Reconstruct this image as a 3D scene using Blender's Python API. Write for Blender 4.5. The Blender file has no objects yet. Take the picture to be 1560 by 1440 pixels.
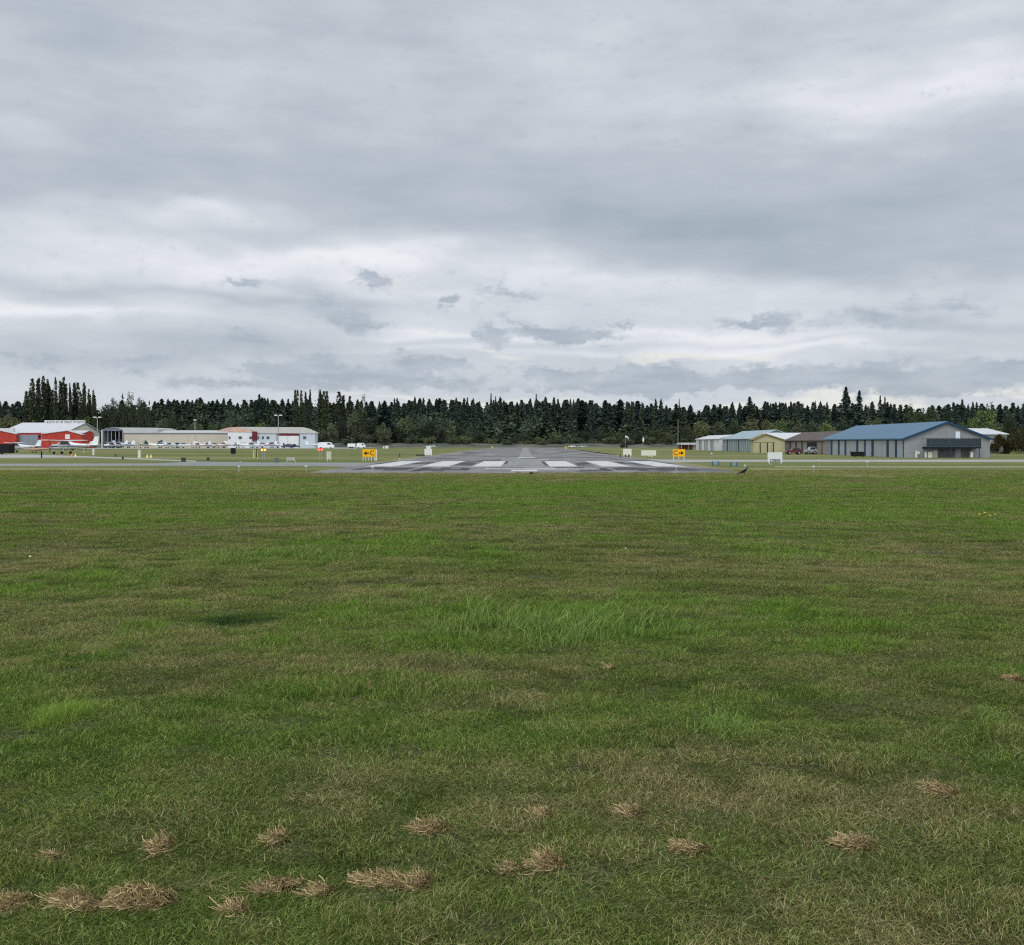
import bpy, math, random
import numpy as np
from mathutils import Vector, Matrix
random.seed(7); rng = np.random.default_rng(11)
SC = bpy.context.scene; COL = SC.collection
CH = 2.2; F = 1560.0; HY = 675.0; CX = 780.0
def dist(py): return CH*F/(py-HY)
def at(px, py):
    d = dist(py); return ((px-CX)/F*d, d)
def X(px, d): return (px-CX)/F*d
def Z(py, d): return CH+(HY-py)/F*d
def lin(r, g, b, k=1.0):
    f = lambda c: (c/12.92 if c <= .04045 else ((c+.055)/1.055)**2.4)
    return (f(r/255)*k, f(g/255)*k, f(b/255)*k)

# ---------------------------------------------------------------- noise in numpy
def _h(ix, iy, s):
    n = (ix*374761393+iy*668265263+s*974634777) & 0x7fffffff
    n = ((n ^ (n >> 13))*1274126177) & 0x7fffffff
    return ((n ^ (n >> 16)) & 0xffff)/65535.0
def vnoise(x, y, s=0):
    x = np.asarray(x, float); y = np.asarray(y, float)
    ix = np.floor(x).astype(np.int64); iy = np.floor(y).astype(np.int64)
    fx = x-ix; fy = y-iy; fx = fx*fx*(3-2*fx); fy = fy*fy*(3-2*fy)
    a = _h(ix, iy, s); b = _h(ix+1, iy, s); c = _h(ix, iy+1, s); d = _h(ix+1, iy+1, s)
    return (a*(1-fx)+b*fx)*(1-fy)+(c*(1-fx)+d*fx)*fy
def fbm(x, y, s=0, o=4):
    v = 0; a = .5; t = 0
    for k in range(o):
        v = v+a*vnoise(x*2**k, y*2**k, s+k*17); t += a; a *= .5
    return v/t

# ---------------------------------------------------------------- materials
def newmat(name):
    m = bpy.data.materials.new(name); m.use_nodes = True
    nt = m.node_tree; nt.nodes.clear(); return m, nt
def N(nt, t, **k):
    n = nt.nodes.new(t)
    for a, v in k.items():
        if a.startswith('i_'):
            n.inputs[int(a[2:])].default_value = v
        else: setattr(n, a, v)
    return n
MATS = {}
def mat(name, col, rough=.7, var=.12, scale=1.5, metal=0, emit=None, bump=0, stretch=(1, 1, 1), col2=None):
    if name in MATS: return MATS[name]
    m, nt = newmat(name); L = nt.links.new
    out = N(nt, 'ShaderNodeOutputMaterial'); b = N(nt, 'ShaderNodeBsdfPrincipled')
    b.inputs['Roughness'].default_value = rough; b.inputs['Metallic'].default_value = metal
    tc = N(nt, 'ShaderNodeTexCoord'); mp = N(nt, 'ShaderNodeMapping'); mp.inputs['Scale'].default_value = stretch
    L(tc.outputs['Object'], mp.inputs[0])
    no = N(nt, 'ShaderNodeTexNoise'); no.inputs['Scale'].default_value = scale; no.inputs['Detail'].default_value = 5
    L(mp.outputs[0], no.inputs['Vector'])
    r = N(nt, 'ShaderNodeValToRGB'); r.color_ramp.elements[0].position = .3; r.color_ramp.elements[1].position = .7
    c2 = col2 or tuple(c*(1+var) for c in col); c1 = tuple(c*(1-var) for c in col)
    r.color_ramp.elements[0].color = (*c1, 1); r.color_ramp.elements[1].color = (*c2, 1)
    L(no.outputs[0], r.inputs[0]); L(r.outputs[0], b.inputs['Base Color'])
    if rough >= .45: b.inputs['Specular IOR Level'].default_value = .12
    if emit:
        b.inputs['Emission Color'].default_value = (*emit[0], 1); b.inputs['Emission Strength'].default_value = emit[1]
    if bump:
        bp = N(nt, 'ShaderNodeBump'); bp.inputs['Strength'].default_value = bump; bp.inputs['Distance'].default_value = .05
        L(no.outputs[0], bp.inputs['Height']); L(bp.outputs[0], b.inputs['Normal'])
    L(b.outputs[0], out.inputs[0]); MATS[name] = m; return m

# ---------------------------------------------------------------- mesh builder
class MB:
    def __init__(s): s.v = []; s.f = []
    def add(s, vs, fs):
        o = len(s.v); s.v += [tuple(v) for v in vs]; s.f += [tuple(i+o for i in f) for f in fs]; return s
    def box(s, x0, x1, y0, y1, z0, z1):
        return s.add([(x0,y0,z0),(x1,y0,z0),(x1,y1,z0),(x0,y1,z0),(x0,y0,z1),(x1,y0,z1),(x1,y1,z1),(x0,y1,z1)],
                     [(0,3,2,1),(4,5,6,7),(0,1,5,4),(1,2,6,5),(2,3,7,6),(3,0,4,7)])
    def cyl(s, p0, p1, r0, r1=None, n=8, cap=True):
        r1 = r0 if r1 is None else r1
        p0 = Vector(p0); p1 = Vector(p1); d = (p1-p0).normalized()
        u = d.orthogonal().normalized(); w = d.cross(u); vs = []
        for p, r in ((p0, r0), (p1, r1)):
            for k in range(n):
                a = 2*math.pi*k/n; vs.append(p+(u*math.cos(a)+w*math.sin(a))*r)
        fs = [(k, (k+1) % n, n+(k+1) % n, n+k) for k in range(n)]
        if cap: fs += [tuple(range(n))[::-1], tuple(range(n, 2*n))]
        return s.add(vs, fs)
    def loft(s, secs, n=12, e=2.4):
        """secs: (x, halfwidth, zbot, ztop[, yc])"""
        vs = []
        for q in secs:
            x, w, z0, z1 = q[:4]; yc = q[4] if len(q) > 4 else 0; zc = (z0+z1)/2; h = (z1-z0)/2
            for k in range(n):
                a = 2*math.pi*k/n; ca, sa = math.cos(a), math.sin(a)
                vs.append((x, yc+w*math.copysign(abs(ca)**(2/e), ca), zc+h*math.copysign(abs(sa)**(2/e), sa)))
        fs = []
        for i in range(len(secs)-1):
            for k in range(n):
                fs.append((i*n+k, i*n+(k+1) % n, (i+1)*n+(k+1) % n, (i+1)*n+k))
        fs += [tuple(range(n))[::-1], tuple(range((len(secs)-1)*n, len(secs)*n))]
        return s.add(vs, fs)
    def prism(s, poly, axis, a, b):
        """extrude a 2D polygon; axis 'y': poly is (x,z); 'x': (y,z); 'z': (x,y)"""
        n = len(poly); vs = []
        for t in (a, b):
            for p, q in poly:
                vs.append({'y': (p, t, q), 'x': (t, p, q), 'z': (p, q, t)}[axis])
        fs = [tuple(range(n)), tuple(range(2*n-1, n-1, -1))]+[(k, n+k, n+(k+1) % n, (k+1) % n) for k in range(n)]
        return s.add(vs, fs)
    def ball(s, c, r, sz=1, n=10, m=7, half=False):
        vs = []; fs = []
        for j in range(m+1):
            t = math.pi*j/m*(.5 if half else 1)
            for k in range(n):
                a = 2*math.pi*k/n; vs.append((c[0]+r*math.sin(t)*math.cos(a), c[1]+r*math.sin(t)*math.sin(a), c[2]+r*sz*math.cos(t)))
        for j in range(m):
            for k in range(n): fs.append((j*n+k, (j+1)*n+k, (j+1)*n+(k+1) % n, j*n+(k+1) % n))
        return s.add(vs, fs)
    def build(s, name, m, parent=None, smooth=False, fixn=True):
        me = bpy.data.meshes.new(name); me.from_pydata(s.v, [], s.f); me.materials.append(m); me.update()
        if fixn:
            import bmesh
            b = bmesh.new(); b.from_mesh(me); bmesh.ops.recalc_face_normals(b, faces=b.faces); b.to_mesh(me); b.free()
        if smooth: me.polygons.foreach_set('use_smooth', [True]*len(me.polygons))
        o = bpy.data.objects.new(name, me); COL.objects.link(o)
        if parent: o.parent = parent
        return o
def npmesh(name, V, Fc, m, parent=None, link=True, attrs=None):
    """V (n,3), Fc (m,k) numpy"""
    me = bpy.data.meshes.new(name); n, k = Fc.shape
    me.vertices.add(len(V)); me.vertices.foreach_set('co', np.ascontiguousarray(V, np.float32).ravel())
    me.loops.add(n*k); me.loops.foreach_set('vertex_index', np.ascontiguousarray(Fc, np.int32).ravel())
    me.polygons.add(n); me.polygons.foreach_set('loop_start', np.arange(n, dtype=np.int32)*k)
    for a, (dom, val) in (attrs or {}).items():
        at_ = me.attributes.new(a, 'FLOAT', dom); at_.data.foreach_set('value', np.ascontiguousarray(val, np.float32))
    me.materials.append(m); me.update(calc_edges=True); me.validate()
    o = bpy.data.objects.new(name, me)
    if link: COL.objects.link(o)
    if parent: o.parent = parent
    return o
def thing(name, label, cat, loc=(0,0,0), rz=0, group=None, scale=1):
    o = bpy.data.objects.new(name, None); COL.objects.link(o); o.location = loc; o.rotation_euler = (0,0,rz)
    o.empty_display_size = .2; o.scale = (scale,)*3 if not isinstance(scale, tuple) else scale
    o['label'] = label; o['category'] = cat
    if group: o['group'] = group
    return o
def tag(o, label, cat, group=None):
    o['label'] = label; o['category'] = cat
    if group: o['group'] = group
    return o
def dup(root, label, loc, rz=0, scale=None, name=None):
    c = root.copy(); COL.objects.link(c); c.location = loc; c.rotation_euler = (0,0,rz); c['label'] = label
    if scale is not None: c.scale = (scale,)*3 if not isinstance(scale, tuple) else scale
    for ch in [x for x in root.children]:
        d = ch.copy(); COL.objects.link(d); d.parent = c
        for g in [x for x in ch.children]:
            e = g.copy(); COL.objects.link(e); e.parent = d
    return c
ORD = 'leftmost second third fourth fifth sixth seventh eighth ninth tenth eleventh twelfth thirteenth fourteenth fifteenth sixteenth seventeenth eighteenth nineteenth twentieth'.split()

# ---------------------------------------------------------------- camera
cam = bpy.data.cameras.new('camera'); co = bpy.data.objects.new('camera', cam); COL.objects.link(co)
co.location = (0, 0, CH); co.rotation_euler = (math.pi/2, 0, 0)
cam.sensor_width = 36; cam.lens = 36; cam.shift_y = -45/1560; cam.clip_end = 20000; cam.clip_start = .1
SC.camera = co
SC.view_settings.view_transform = 'Standard'; SC.view_settings.look = 'None'
SC.cycles.use_denoising = False; SC.view_settings.exposure = 0; SC.view_settings.gamma = 1

# ---------------------------------------------------------------- sun and sky
SUN_AZ, SUN_EL = math.radians(205), math.radians(50)     # behind the viewer, veiled by the overcast
sun = bpy.data.lights.new('sun', 'SUN'); sun.energy = .8; sun.angle = math.radians(18); sun.color = (1, .96, .9)
so = bpy.data.objects.new('sun', sun); COL.objects.link(so)
sd = Vector((math.sin(SUN_AZ)*math.cos(SUN_EL), math.cos(SUN_AZ)*math.cos(SUN_EL), math.sin(SUN_EL)))
so.rotation_euler = sd.to_track_quat('Z', 'Y').to_euler()

W = bpy.data.worlds.new('World'); SC.world = W; W.use_nodes = True
nt = W.node_tree; nt.nodes.clear(); L = nt.links.new
def M(op, a, b=None, c=None, clamp=False):
    n = nt.nodes.new('ShaderNodeMath'); n.operation = op; n.use_clamp = clamp
    for i, v in enumerate((a, b, c)):
        if v is None: continue
        if hasattr(v, 'is_output'): L(v, n.inputs[i])
        else: n.inputs[i].default_value = v
    return n.outputs[0]
def VM(op, a, b=None, c=None):
    n = nt.nodes.new('ShaderNodeVectorMath'); n.operation = op
    for i, v in enumerate((a, b, c)):
        if v is None: continue
        if hasattr(v, 'is_output'): L(v, n.inputs[i])
        else: n.inputs[i].default_value = v
    return n.outputs['Value'] if op in ('DOT_PRODUCT', 'LENGTH') else n.outputs[0]
def comb(x, y, z):
    n = nt.nodes.new('ShaderNodeCombineXYZ')
    for i, v in enumerate((x, y, z)):
        if hasattr(v, 'is_output'): L(v, n.inputs[i])
        else: n.inputs[i].default_value = v
    return n.outputs[0]
def noise(vec, scale, detail=4, rough=.5, dist_=0, color=False):
    n = nt.nodes.new('ShaderNodeTexNoise'); L(vec, n.inputs['Vector'])
    n.inputs['Scale'].default_value = scale; n.inputs['Detail'].default_value = detail
    n.inputs['Roughness'].default_value = rough; n.inputs['Distortion'].default_value = dist_
    return n.outputs[1] if color else n.outputs[0]
def sm(x, a, b):
    n = nt.nodes.new('ShaderNodeMapRange'); n.interpolation_type = 'SMOOTHSTEP'
    L(x, n.inputs[0]); n.inputs[1].default_value = a; n.inputs[2].default_value = b; return n.outputs[0]
def mixc(f, a, b):
    n = nt.nodes.new('ShaderNodeMix'); n.data_type = 'RGBA'
    for i, v in ((0, f), (6, a), (7, b)):
        if hasattr(v, 'is_output'): L(v, n.inputs[i])
        else: n.inputs[i].default_value = v if i == 0 else (*v, 1)
    return n.outputs[2]
tc = nt.nodes.new('ShaderNodeTexCoord'); sp = nt.nodes.new('ShaderNodeSeparateXYZ'); L(tc.outputs['Generated'], sp.inputs[0])
x, y, z = sp.outputs
AZ = M('ARCTAN2', x, y); EL = M('ARCSINE', z)
P0 = comb(AZ, EL, 0)
def ae(px, py):
    a = math.atan((px-CX)/F); return a, math.atan((HY-py)/F*math.cos(a))
zz = M('ADD', M('MAXIMUM', z, 0), .10)
PL = comb(M('DIVIDE', x, zz), M('DIVIDE', y, zz), 0)          # flat cloud deck seen in perspective
w1 = noise(comb(M('MULTIPLY', AZ, 4), M('MULTIPLY', EL, 13), 0), 1.0, 3, .6, 0, True)
PW = VM('MULTIPLY_ADD', w1, (.30, .10, 0), VM('ADD', P0, (-.15, -.05, 0)))      # softly warped
w2 = noise(comb(M('MULTIPLY', AZ, 24), M('MULTIPLY', EL, 40), 3), 1.0, 4, .68, 0, True)
PF = VM('MULTIPLY_ADD', w2, (.075, .040, 0), VM('ADD', P0, (-.0375, -.020, 0)))     # finely warped
def blobs(base, P, items):
    acc = base
    for (px, py, rx, ry, k) in items:
        a, e = ae(px, py); sx, sy = F/rx, F/ry
        q = VM('MULTIPLY_ADD', P, (sx, sy, 0), (-a*sx, -e*sy, 0))
        g = M('POWER', .42, VM('DOT_PRODUCT', q, q))
        acc = M('MULTIPLY_ADD', g, k, acc)
    return acc
# brightness of the layered deck by height above the horizon
rp = nt.nodes.new('ShaderNodeValToRGB'); L(M('MULTIPLY', sp.outputs[0], 0), rp.inputs[0])
sepw = nt.nodes.new('ShaderNodeSeparateXYZ'); L(PW, sepw.inputs[0]); L(M('MULTIPLY', sepw.outputs[1], 2.0), rp.inputs[0])
prof = [(0, .66), (.09, .66), (.16, .60), (.24, .70), (.32, .74), (.38, .66), (.46, .46), (.52, .47), (.60, .57), (.70, .58), (.82, .55), (1, .58)]
el_ = rp.color_ramp.elements
el_[0].position = prof[0][0]; el_[0].color = (prof[0][1],)*3+(1,); el_[1].position = 1; el_[1].color = (prof[-1][1],)*3+(1,)
for p, v in prof[1:-1]:
    e = el_.new(p); e.color = (v, v, v, 1)
base = blobs(rp.outputs[0], PW, [
    (1480, 120, 210, 34, .34), (1470, 5, 110, 30, .18), (1150, 150, 220, 50, .12),
    (340, 325, 80, 16, .24), (200, 300, 120, 22, .12), (60, 330, 80, 26, .12), (420, 388, 230, 20, .26), (60, 482, 130, 10, .28),
    (620, 415, 300, 22, .14), (100, 190, 60, 30, .12), (1000, 430, 220, 22, .12),
    (700, 512, 110, 9, .26), (980, 508, 170, 14, .28), (760, 545, 260, 10, .18), (1180, 545, 240, 8, .2), (1250, 520, 200, 9, .14), 
    (1180, 355, 420, 50, -.30), (1330, 400, 260, 26, -.22), (330, 452, 300, 15, -.24), (110, 30, 170, 60, -.10),
    (820, 330, 180, 26, -.13), (380, 230, 250, 60, -.06), (1450, 270, 160, 30, -.06),
    (250, 540, 300, 16, -.08), (1450, 495, 200, 16, -.12), (1250, 490, 90, 16, -.10), (500, 478, 80, 24, -.12)])
streak = noise(VM('MULTIPLY', PL, (1.6, 1.0, 1)), .8, 4, .58)
st2 = noise(comb(M('MULTIPLY', AZ, 6), M('MULTIPLY', EL, 17), 7), 1.0, 4, .55)
st3 = noise(comb(M('MULTIPLY', AZ, 16), M('MULTIPLY', EL, 75), 2), 1.0, 4, .6)
base = M('ADD', base, M('MULTIPLY', M('SUBTRACT', streak, .5), .20))
base = M('ADD', base, M('MULTIPLY', M('SUBTRACT', st2, .5), .55))
base = M('ADD', base, M('MULTIPLY', M('SUBTRACT', st3, .5), .13))
rc = nt.nodes.new('ShaderNodeValToRGB'); L(base, rc.inputs[0]); e = rc.color_ramp.elements
e[0].position = 0; e[0].color = (*lin(151, 164, 177), 1); e[1].position = 1; e[1].color = (*lin(240, 242, 246), 1)
for p, c in ((.25, (168, 180, 191)), (.5, (190, 198, 207)), (.75, (215, 220, 227))):
    q = e.new(p); q.color = (*lin(*c), 1)
cloud = rc.outputs[0]
# pale cream openings low over the tree line
cream = blobs(M('MULTIPLY', x, 0), PW, [(1440, 607, 240, 13, 1.7), (1230, 606, 260, 8, .8), (690, 606, 60, 7, 1.1), (1180, 548, 260, 7, .7), (640, 545, 70, 6, .5),
     (930, 520, 60, 5, .6), (730, 553, 60, 6, 1.0), (700, 512, 70, 5, .7), (1040, 555, 120, 5, .7), (60, 480, 80, 6, .6), (380, 565, 60, 5, .5), (200, 575, 140, 5, .4), (560, 610, 220, 6, .6), (80, 606, 200, 8, .35), (880, 606, 200, 5, .6)])
cn = noise(comb(M('MULTIPLY', AZ, 16), M('MULTIPLY', EL, 60), 1), 1.0, 4, .65)
cloud = mixc(M('MULTIPLY', sm(M('MULTIPLY_ADD', cn, 2.6, M('SUBTRACT', cream, 1.62)), .15, 1.0), .9), cloud, lin(233, 234, 228))
# small grey cumulus under the deck
cu = blobs(M('MULTIPLY', x, 0), PF, [
    (567, 426, 26, 13, .9), (372, 433, 34, 6, .7), (545, 490, 44, 13, .75), (500, 470, 40, 14, .5), (375, 514, 34, 11, .8), (688, 456, 13, 9, .8), (770, 448, 46, 9, .65),
    (756, 506, 28, 14, .9), (840, 506, 44, 11, .95), (905, 516, 34, 10, .9), (946, 497, 9, 7, .8), (1165, 493, 60, 10, .8), (1320, 486, 50, 12, .55), (1440, 470, 60, 12, .5),
    (485, 547, 34, 11, .9), (420, 562, 60, 12, .85), (550, 570, 60, 12, .8), (630, 552, 34, 12, .95), (690, 558, 28, 11, .9), (210, 552, 50, 11, .7), (60, 545, 50, 9, .55),
    (600, 585, 140, 10, .7), (380, 588, 120, 8, .6), (808, 570, 26, 11, .9), (860, 578, 30, 9, .85), (905, 577, 22, 8, .8), (960, 573, 28, 12, .95), (1015, 572, 32, 12, .95), (1090, 578, 50, 8, .7),
    (1140, 574, 42, 15, 1), (1200, 574, 40, 14, 1), (1262, 570, 36, 14, 1), (1330, 578, 44, 20, 1.1), (1395, 580, 46, 16, 1), (1465, 582, 36, 13, 1), (1540, 574, 60, 20, 1.1), (1500, 557, 36, 9, .8), (1050, 592, 160, 7, .7), (900, 595, 120, 6, .5)])
fn = noise(comb(M('MULTIPLY', AZ, 45), M('MULTIPLY', EL, 80), 5), 1.0, 4, .7)
cm = sm(M('MULTIPLY_ADD', fn, 1.5, M('SUBTRACT', cu, .75)), .03, .72)
cc = mixc(sm(st3, .3, .7), lin(166, 177, 190), lin(186, 195, 205))
cloud = mixc(M('MULTIPLY', cm, .92), cloud, cc)
# all of it over a Nishita sky, which shows faintly through
sky = nt.nodes.new('ShaderNodeTexSky'); sky.sky_type = 'NISHITA'; sky.sun_disc = False
sky.sun_elevation = SUN_EL; sky.sun_rotation = SUN_AZ
# the deck is thinner and brighter overhead and round the veiled sun behind the viewer
gain = M('ADD', M('MULTIPLY_ADD', sm(z, .42, .95), .9, 1.0), M('MULTIPLY', sm(M('MULTIPLY', y, -1), -.05, .75), 1.5))
sc10 = VM('SCALE', cloud); L(M('MULTIPLY', gain, 10.0), sc10.node.inputs[3])
fin = mixc(.96, (0, 0, 0), (0, 0, 0)); mn = fin.node; L(sky.outputs[0], mn.inputs[6]); L(sc10, mn.inputs[7])
bg = nt.nodes.new('ShaderNodeBackground'); L(fin, bg.inputs[0]); bg.inputs[1].default_value = .1
wo = nt.nodes.new('ShaderNodeOutputWorld'); L(bg.outputs[0], wo.inputs[0])
W.cycles.sampling_method = 'MANUAL'; W.cycles.sample_map_resolution = 512
SC.cycles.filter_width = 1.2; SC.cycles.max_bounces = 4; SC.cycles.diffuse_bounces = 2; SC.cycles.adaptive_threshold = .014; SC.cycles.transparent_max_bounces = 4; SC.cycles.transmission_bounces = 3
# ================================================================ GROUND
def th(x, y):
    """terrain height: gentle mown ridges across the view, fading out towards the airfield"""
    x = np.asarray(x, float); y = np.asarray(y, float)
    fade = np.clip((70-y)/25, 0, 1)*np.clip((y+30)/20, 0, 1)
    r = (fbm(x*.35+y*.05, y*1.5+x*.12, 3, 3)-.5)*.10
    r += (fbm(x*1.6, y*2.6, 9, 3)-.5)*.045
    r += (vnoise(x*.12, y*.10, 5)-.5)*.14
    hollow = -.02*np.exp(-(((x+3.5*1.06)/.62)**2+((y-13.15)/.5)**2))
    return (r+hollow)*fade
ys = np.concatenate([[-400, -120, -40, -15, -5, 0], np.arange(2, 16, .09), 16*1.03**np.arange(0, 60), 95*1.09**np.arange(0, 48)])
ys = np.unique(ys[ys < 7000])
xh = np.concatenate([np.arange(0, 9, .13), 9*1.08**np.arange(0, 90)]); xh = xh[xh < 6000]
xs = np.unique(np.concatenate([-xh, xh]))
GX, GY = np.meshgrid(xs, ys); GZ = th(GX, GY)
V = np.stack([GX.ravel(), GY.ravel(), GZ.ravel()], 1); nx = len(xs); ny = len(ys)
i = (np.arange(ny-1)[:, None]*nx+np.arange(nx-1)[None]).ravel()
Fq = np.stack([i, i+1, i+1+nx, i+nx], 1)
m, nt = newmat('ground_turf'); L = nt.links.new
out = N(nt, 'ShaderNodeOutputMaterial'); b = N(nt, 'ShaderNodeBsdfPrincipled'); b.inputs['Roughness'].default_value = .95
b.inputs['Specular IOR Level'].default_value = .1
geo = N(nt, 'ShaderNodeNewGeometry')
def gn(scale, st=(1, 1, 1), det=5, r=.55):
    mp = N(nt, 'ShaderNodeMapping'); mp.inputs['Scale'].default_value = st; L(geo.outputs['Position'], mp.inputs[0])
    n = N(nt, 'ShaderNodeTexNoise'); n.inputs['Scale'].default_value = scale; n.inputs['Detail'].default_value = det; n.inputs['Roughness'].default_value = r
    L(mp.outputs[0], n.inputs['Vector']); return n.outputs[0]
def ramp(f, pts):
    r = N(nt, 'ShaderNodeValToRGB'); L(f, r.inputs[0]); e = r.color_ramp.elements
    e[0].position = pts[0][0]; e[0].color = (*pts[0][1], 1); e[1].position = pts[-1][0]; e[1].color = (*pts[-1][1], 1)
    for p, c in pts[1:-1]:
        q = e.new(p); q.color = (*c, 1)
    return r.outputs[0]
def mx(f, a, b_, mode='MIX'):
    n = N(nt, 'ShaderNodeMix', data_type='RGBA', blend_type=mode)
    for i_, v in ((0, f), (6, a), (7, b_)):
        if hasattr(v, 'is_output'): L(v, n.inputs[i_])
        else: n.inputs[i_].default_value = v if i_ == 0 else (*v, 1)
    return n.outputs[2]
far1 = ramp(gn(.03, (.35, 1.5, 1), 7, .68), [(.38, (.085, .12, .03)), (.47, (.12, .155, .042)), (.54, (.19, .185, .075)), (.66, (.33, .29, .15))])
far2 = ramp(gn(.2, (.25, 1.2, 1), 6, .72), [(.36, (.055, .085, .022)), (.5, (.14, .155, .05)), (.64, (.26, .235, .11))])
far = mx(.45, far1, far2)
fine = ramp(gn(5, (1, 1, 1), 6, .7), [(.3, (.45,)*3), (.7, (1.25,)*3)])
far = mx(.7, far, fine, 'MULTIPLY')
near = ramp(gn(55, (1, 1, 1), 4, .75), [(.35, (.018, .024, .009)), (.52, (.055, .065, .022)), (.68, (.20, .18, .08))])
spy = N(nt, 'ShaderNodeSeparateXYZ'); L(geo.outputs['Position'], spy.inputs[0])
mr = N(nt, 'ShaderNodeMapRange', interpolation_type='SMOOTHSTEP'); L(spy.outputs[1], mr.inputs[0]); mr.inputs[1].default_value = 45; mr.inputs[2].default_value = 85
L(mx(mr.outputs[0], near, far), b.inputs['Base Color'])
bp = N(nt, 'ShaderNodeBump'); bp.inputs['Strength'].default_value = .6; bp.inputs['Distance'].default_value = .06
L(gn(6, (1, 1, 1), 6, .7), bp.inputs['Height']); L(bp.outputs[0], b.inputs['Normal']); L(b.outputs[0], out.inputs[0])
g = npmesh('ground', V, Fq, m); g['kind'] = 'structure'

# ---------------------------------------------------------------- pavement sheets
DX = 20/1560          # runway axis leans to the right of the view
def rw(u, v): return (u*1.0+v*DX+0, v-u*DX)
def sheet(name, polys, z, m, kind='structure'):
    mb = MB()
    for poly in polys:
        mb.prism([(p[0], p[1]) for p in poly], 'z', -.03, z)
    o = mb.build(name, m); o['kind'] = kind; return o
def pxpoly(pts): return [at(*p) for p in pts]
m, nt = newmat('asphalt'); L = nt.links.new
out = N(nt, 'ShaderNodeOutputMaterial'); b = N(nt, 'ShaderNodeBsdfPrincipled'); b.inputs['Roughness'].default_value = .85
b.inputs['Specular IOR Level'].default_value = .12
geo = N(nt, 'ShaderNodeNewGeometry')
base = ramp(gn(.25, (1.2, .25, 1), 6, .6), [(.3, (.12, .118, .117)), (.5, (.185, .18, .175)), (.7, (.255, .247, .236))])
patch = ramp(gn(.16, (1, .35, 1), 2, .4), [(.55, (1, 1, 1)), (.58, (.5, .5, .53))])
col = mx(.85, base, patch, 'MULTIPLY')
fine = ramp(gn(20, (1, 1, 1), 3, .6), [(.3, (.8,)*3), (.7, (1.15,)*3)])
L(mx(1, col, fine, 'MULTIPLY'), b.inputs['Base Color']); L(b.outputs[0], out.inputs[0])
ASPH = m
NEAR, FAR, HW = dist(721.3), 505, 16.0
sheet('runway', [[rw(-HW, NEAR), rw(HW, NEAR), rw(HW, FAR), rw(-HW, FAR)]], .020, ASPH)
taxi = mat('taxiway_asphalt', (.22, .22, .21), .9, .16, .15, stretch=(.3, 1, 1))
sheet('taxiway', [pxpoly([(-90, 706.8), (230, 706.4), (300, 703.4), (400, 704.8), (560, 705.2), (600, 704.6), (575, 709.2), (540, 711.8), (480, 710.4), (300, 710), (0, 710.2), (-90, 710.2)])], .014, taxi)
sheet('apron', [pxpoly([(-90, 691.2), (45, 692.6), (130, 695.2), (300, 702.2), (296, 703.5), (130, 697.2), (45, 697.6), (-90, 698.4)]),
                [(-260, 375), (-62, 405), (-62, 520), (-320, 520)]], .010, mat('apron_concrete', (.32, .32, .30), .9, .1, .1))
sheet('taxiway', [pxpoly([(960, 700.2), (1100, 700.6), (1650, 700.6), (1650, 703.9), (1100, 703.8), (1040, 704.6), (1000, 705)])], .014, mat('taxiway_pale', (.30, .30, .28), .9, .12, .15, stretch=(.3, 1, 1)))
sheet('path', [pxpoly([(1180, 711.0), (1400, 711.2), (1650, 711.0), (1650, 712.2), (1400, 712.6), (1180, 711.9)])], .022, mat('path_gravel', (.27, .25, .18), .95, .12, .5))
def strip(u0, u1, v0, v1): return [rw(u0, v0), rw(u1, v0), rw(u1, v1), rw(u0, v1)]
dry = mat('dry_turf', (.33, .28, .15), .95, .3, .25, col2=(.17, .17, .065), stretch=(.4, 1.4, 1))
sheet('dry_verge', [pxpoly([(-60, 713.6), (90, 713.8), (240, 715.2), (380, 716), (250, 717.2), (90, 716.4), (-60, 716.8)]),
       pxpoly([(1140, 714), (1260, 715), (1390, 729), (1270, 726), (1170, 720)]),
       strip(HW+.05, HW+1.3, NEAR+14, 330), strip(-HW-1.3, -HW-.05, NEAR+40, 330),
       pxpoly([(866, 685.0), (905, 690), (941, 693.4), (941, 692.2), (905, 687.8), (868, 684.2)])], .012, dry)
# painted markings, worn
m, nt = newmat('runway_paint'); L = nt.links.new
out = N(nt, 'ShaderNodeOutputMaterial'); b = N(nt, 'ShaderNodeBsdfPrincipled'); b.inputs['Roughness'].default_value = .8
geo = N(nt, 'ShaderNodeNewGeometry')
L(ramp(gn(.9, (2, .5, 1), 6, .7), [(.30, (.24, .24, .235)), (.42, (.42, .42, .41)), (.66, (.58, .58, .57))]), b.inputs['Base Color']); L(b.outputs[0], out.inputs[0])
PAINT = m
def strip(u0, u1, v0, v1): return [rw(u0, v0), rw(u1, v0), rw(u1, v1), rw(u0, v1)]
v0, v1 = dist(711.3), dist(703)
bars = [strip(s*a, s*b_, v0, v1) if s > 0 else strip(-b_, -a, v0, v1) for s in (1, -1) for a, b_ in ((2.3, 4.9), (7.2, 9.8), (12.2, 14.9))]
sheet('runway_marking', bars+[strip(-14.8, 14.8, dist(710.9)-.4, dist(710.9)), strip(-3.4, 6.2, dist(715.5), dist(714.4)), strip(-1.1, .95, dist(718.4), dist(716.4)),
       strip(-3.2, 3.2, dist(700.2), dist(699.6)), strip(-1.1, 1.5, dist(697.6), dist(696.6))], .024, PAINT)
m2 = mat('worn_paint', (.22, .225, .21), .85, .22, .8, stretch=(2, .3, 1))
sheet('runway_marking', [strip(-1.0, 1.2, dist(696), 460), strip(-1.9, 1.9, dist(709.4), dist(701.5))], .0235, m2)
m3 = mat('dark_seal', (.06, .06, .066), .9, .3, .4, stretch=(1.5, .4, 1))
seal = []
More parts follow.
